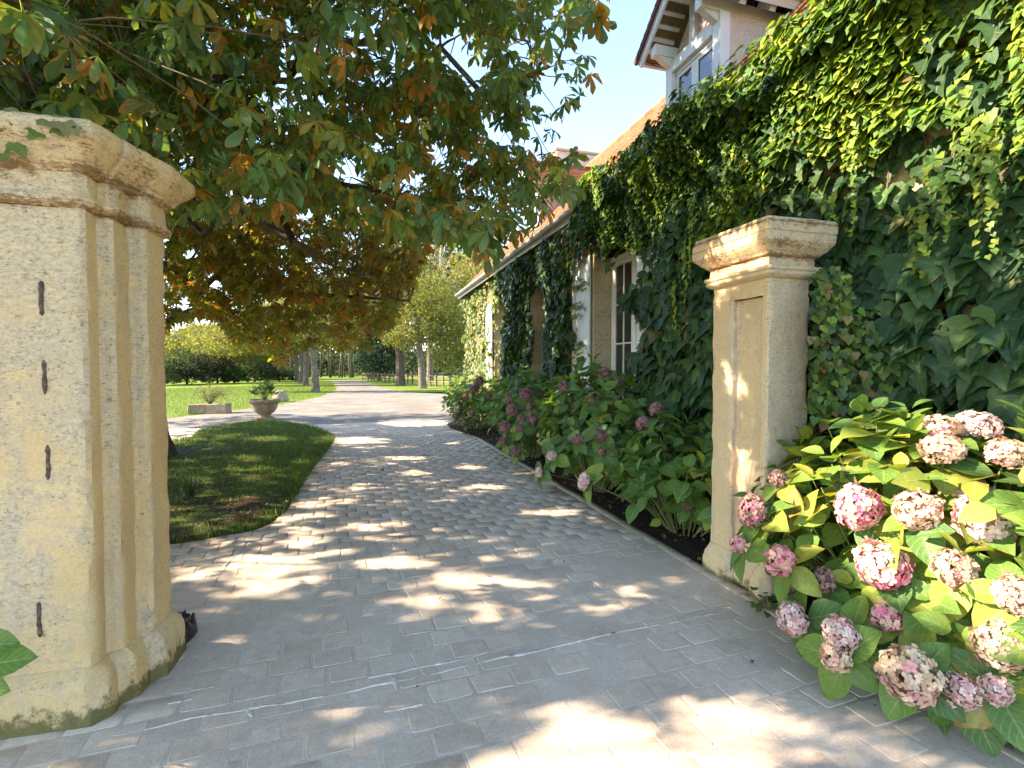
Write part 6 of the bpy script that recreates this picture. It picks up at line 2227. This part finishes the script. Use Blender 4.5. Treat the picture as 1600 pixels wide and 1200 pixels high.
far_tree('second tall bare pale tree, a fan of whitish branches left of the mistletoe tree', G_(628, 592), 22, [(0, 0, 16, 4.4, 4, 7), (-4, 0, 12, 4, 3, 4.5)], 2310, (.28, .5), GOLD, [2, 3, 1, 1], .40, 'bark_white', trunk_h=15, nlimb=10, gaps=.14, bare=90, tbark='bark_mid')
far_tree('broad sunlit tree behind the far end of the house', G_(738, 601), 14, [(0, 0, 6.5, 4.0, 3.5, 4.4), (-2.2, 0, 3.6, 2.6, 2.4, 2.6), (2.5, 0, 9.5, 3.4, 3, 3.4)], 10920, (.16, .32), GOLD + GREEN, [2, 2, 2, 1, 1, 2, 2, 2], .34, trunk_h=7)
far_tree('yellow leaved tree showing between the pale trees and the gutter', G_(775, 597), 22, [(0, 0, 13, 5, 4.5, 6.5), (-4, 0, 10, 4, 4, 4)], 7140, (.25, .45), [(.22, .20, .06), (.16, .16, .04), (.28, .24, .09)], [2, 2, 1], .4, 'bark_white', trunk_h=12, gaps=.08, bare=40, tbark='bark_mid')
far_tree('dark blue green conifer behind the fence', G_(592, 594), 9, [(0, 0, 2.4, 3.2, 3, 2.4), (1, 0, 5.4, 2.0, 2, 3.0), (-2, 1, 4.2, 1.6, 1.6, 3)], 7560, (.22, .40), [(.018, .05, .035), (.025, .06, .04)], [1, 1], .25, 'bark', trunk_h=5)
far_tree('young copper coloured sapling beside the start of the fence', G_(569, 592.5), 4.2, [(0, 0, 2.4, .85, .85, 1.9)], 882, (.14, .24), [(.16, .07, .045), (.20, .10, .06)], [1, 1], .06, 'bark', trunk_h=3)
# shrubs along the left of the lawn
def shrub(label, x, y, rx, h, cols, n=2600, size=(.18, .34)):
    b = G_(x, y)
    v = project([b[:]])[2][0]
    R_ = rx * v / FPX
    H = h * v / FPX
    return far_tree(label, b, H, [(0, 0, H * .45, R_, R_, H * .55), (R_ * .5, 0, H * .35, R_ * .7, R_ * .7, H * .42), (-R_ * .5, 0, H * .4, R_ * .6, R_ * .6, H * .45)], n, size, cols, [1] * len(cols), .1, 'bark', name='shrub', trunk_h=H * .5, group='shrubs edging the far lawn', nlimb=3)
shrub('large dark grey green rounded shrub at the edge of the far lawn', 292, 600, 36, 56, [(.035, .06, .035), (.05, .075, .045), (.028, .05, .03)], 4200)
shrub('purplish grey shrub right of the large rounded one', 340, 598.5, 28, 58, PURP, 3000)
shrub('low bright green bush in front of the purplish shrub', 366, 598.5, 18, 27, [(.06, .12, .03), (.045, .10, .03)], 1600)
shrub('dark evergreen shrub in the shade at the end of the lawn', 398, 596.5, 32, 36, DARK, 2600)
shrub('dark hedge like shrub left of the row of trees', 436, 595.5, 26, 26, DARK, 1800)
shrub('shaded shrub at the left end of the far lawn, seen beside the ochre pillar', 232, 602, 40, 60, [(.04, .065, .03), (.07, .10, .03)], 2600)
far_tree('golden green tree standing behind the shrubs of the far lawn', G_(310, 594), 9, [(0, 0, 4.6, 5.2, 4, 3.2), (5, 0, 4.2, 4.5, 4, 2.6)], 8820, (.25, .45), GOLD, [3, 2, 3, 1], .3)
far_tree('pale yellow tree behind the dark evergreen shrub', G_(400, 592.5), 12, [(0, 0, 6, 6, 4, 3.6), (6, 0, 6.6, 4, 4, 3)], 8820, (.3, .5), GOLD, [3, 4, 2, 1], .34)
# the wood that closes the view
def wood(name, label_pts, n, size, cols, probs):
    P = []
    for (x0, x1, y, h, dep) in label_pts:
        for _ in range(int(n * (x1 - x0) / 900)):
            x = random.uniform(x0, x1)
            b = at(x, 590, random.uniform(dep, dep * 1.25))
            v = project([b[:]])[2][0]
            hh = h * v / FPX * (1 + .35 * noise.noise(Vector((x * .02, 3.0, 0))))
            z = (random.random() ** .7) * hh
            P.append((b.x, b.y, z))
    P = np.array(P)
    m_ = len(P)
    return leaf_mass(name, clump_t, basis(RNG.normal(0, .7, (m_, 3)) + np.array([0, 0, 1.0]), rnd_unit(m_)), P, RNG.uniform(*size, m_), pick_colors(m_, cols, probs, .25), np.zeros(m_), M['far_leaf'], None)
wood('far_wood', [(150, 430, 590, 75, 100), (430, 620, 590, 150, 112), (560, 900, 590, 205, 105)], 80000, (.6, 1.2), [(.03, .055, .02), (.045, .07, .022), (.07, .09, .025), (.10, .10, .03), (.12, .11, .035)], [3, 3, 3, 2, 1])
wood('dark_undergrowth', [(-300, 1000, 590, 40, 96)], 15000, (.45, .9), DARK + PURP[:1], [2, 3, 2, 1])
# slim trunks of the wood behind the lawn
for i in range(22):
    x = random.uniform(425, 560)
    b = at(x, 590, random.uniform(84, 95))
    h = random.uniform(7, 12)
    o = MB().tube([(0, 0, -.2), (random.gauss(0, .15), 0, h * .5), (random.gauss(0, .3), 0, h)], [.15, .12, .05], 6).build('slim_tree', random.choice((M['bark'], M['bark'], M['bark_mid'])), None, True, loc=(b.x, b.y, -.03))
    tag(o, 'slim dark tree standing in the shade of the wood beyond the lawn', 'tree', 'slim trees of the wood')
# hills of ground cover at the very back so the ground runs into the wood
hz = MB()
V, F = [], []
for i in range(61):
    a = -1.4 + 2.8 * i / 60
    for r_, z in ((150, -.03), (180, 5), (230, 8 + 2 * math.sin(i * .5)), (420, 6)):
        p = world(math.sin(a) * r_, math.cos(a) * r_, z)
        V.append(p[:])
for i in range(60):
    for k in range(3):
        F.append((i * 4 + k, i * 4 + k + 1, (i + 1) * 4 + k + 1, (i + 1) * 4 + k))
hz.add(V, F).build('hills', simple('wooded_hill', (.05, .075, .03), .95, .1, var=.5, scale=.3, bump=.5), None, True, 'structure')
print('objects', len(bpy.data.objects))

# dead leaves and bits of bark lying on the beds
lt_ = []
while len(lt_) < 1500:
    x, y = random.uniform(2.35, 3.5), random.uniform(1.0, 13.5)
    if x > 2.70 or (random.random() < .18 and y > 11.5):
        lt_.append((x, y, .018 + random.uniform(0, .01)))
while len(lt_) < 2100:
    g1 = ground(300, 800)
    x, y = random.gauss(g1.x, .7), random.gauss(g1.y, .8)
    if in_poly([x], [y], ISLAND)[0]:
        lt_.append((x, y, .06))
lt_ = np.array(lt_)
m_ = len(lt_)
leaf_mass('leaf_litter', [leaf_grid(OVATE_LOW, 2, .5, .9)], basis(np.c_[RNG.normal(0, .4, (m_, 2)), np.ones(m_)], rnd_unit(m_) * np.array([1, 1, .1])), lt_, RNG.uniform(.015, .055, m_),
          pick_colors(m_, [(.16, .09, .05), (.24, .16, .10), (.09, .05, .03), (.30, .23, .16)], [3, 2, 3, 1]), np.zeros(m_), M['blade'], None)
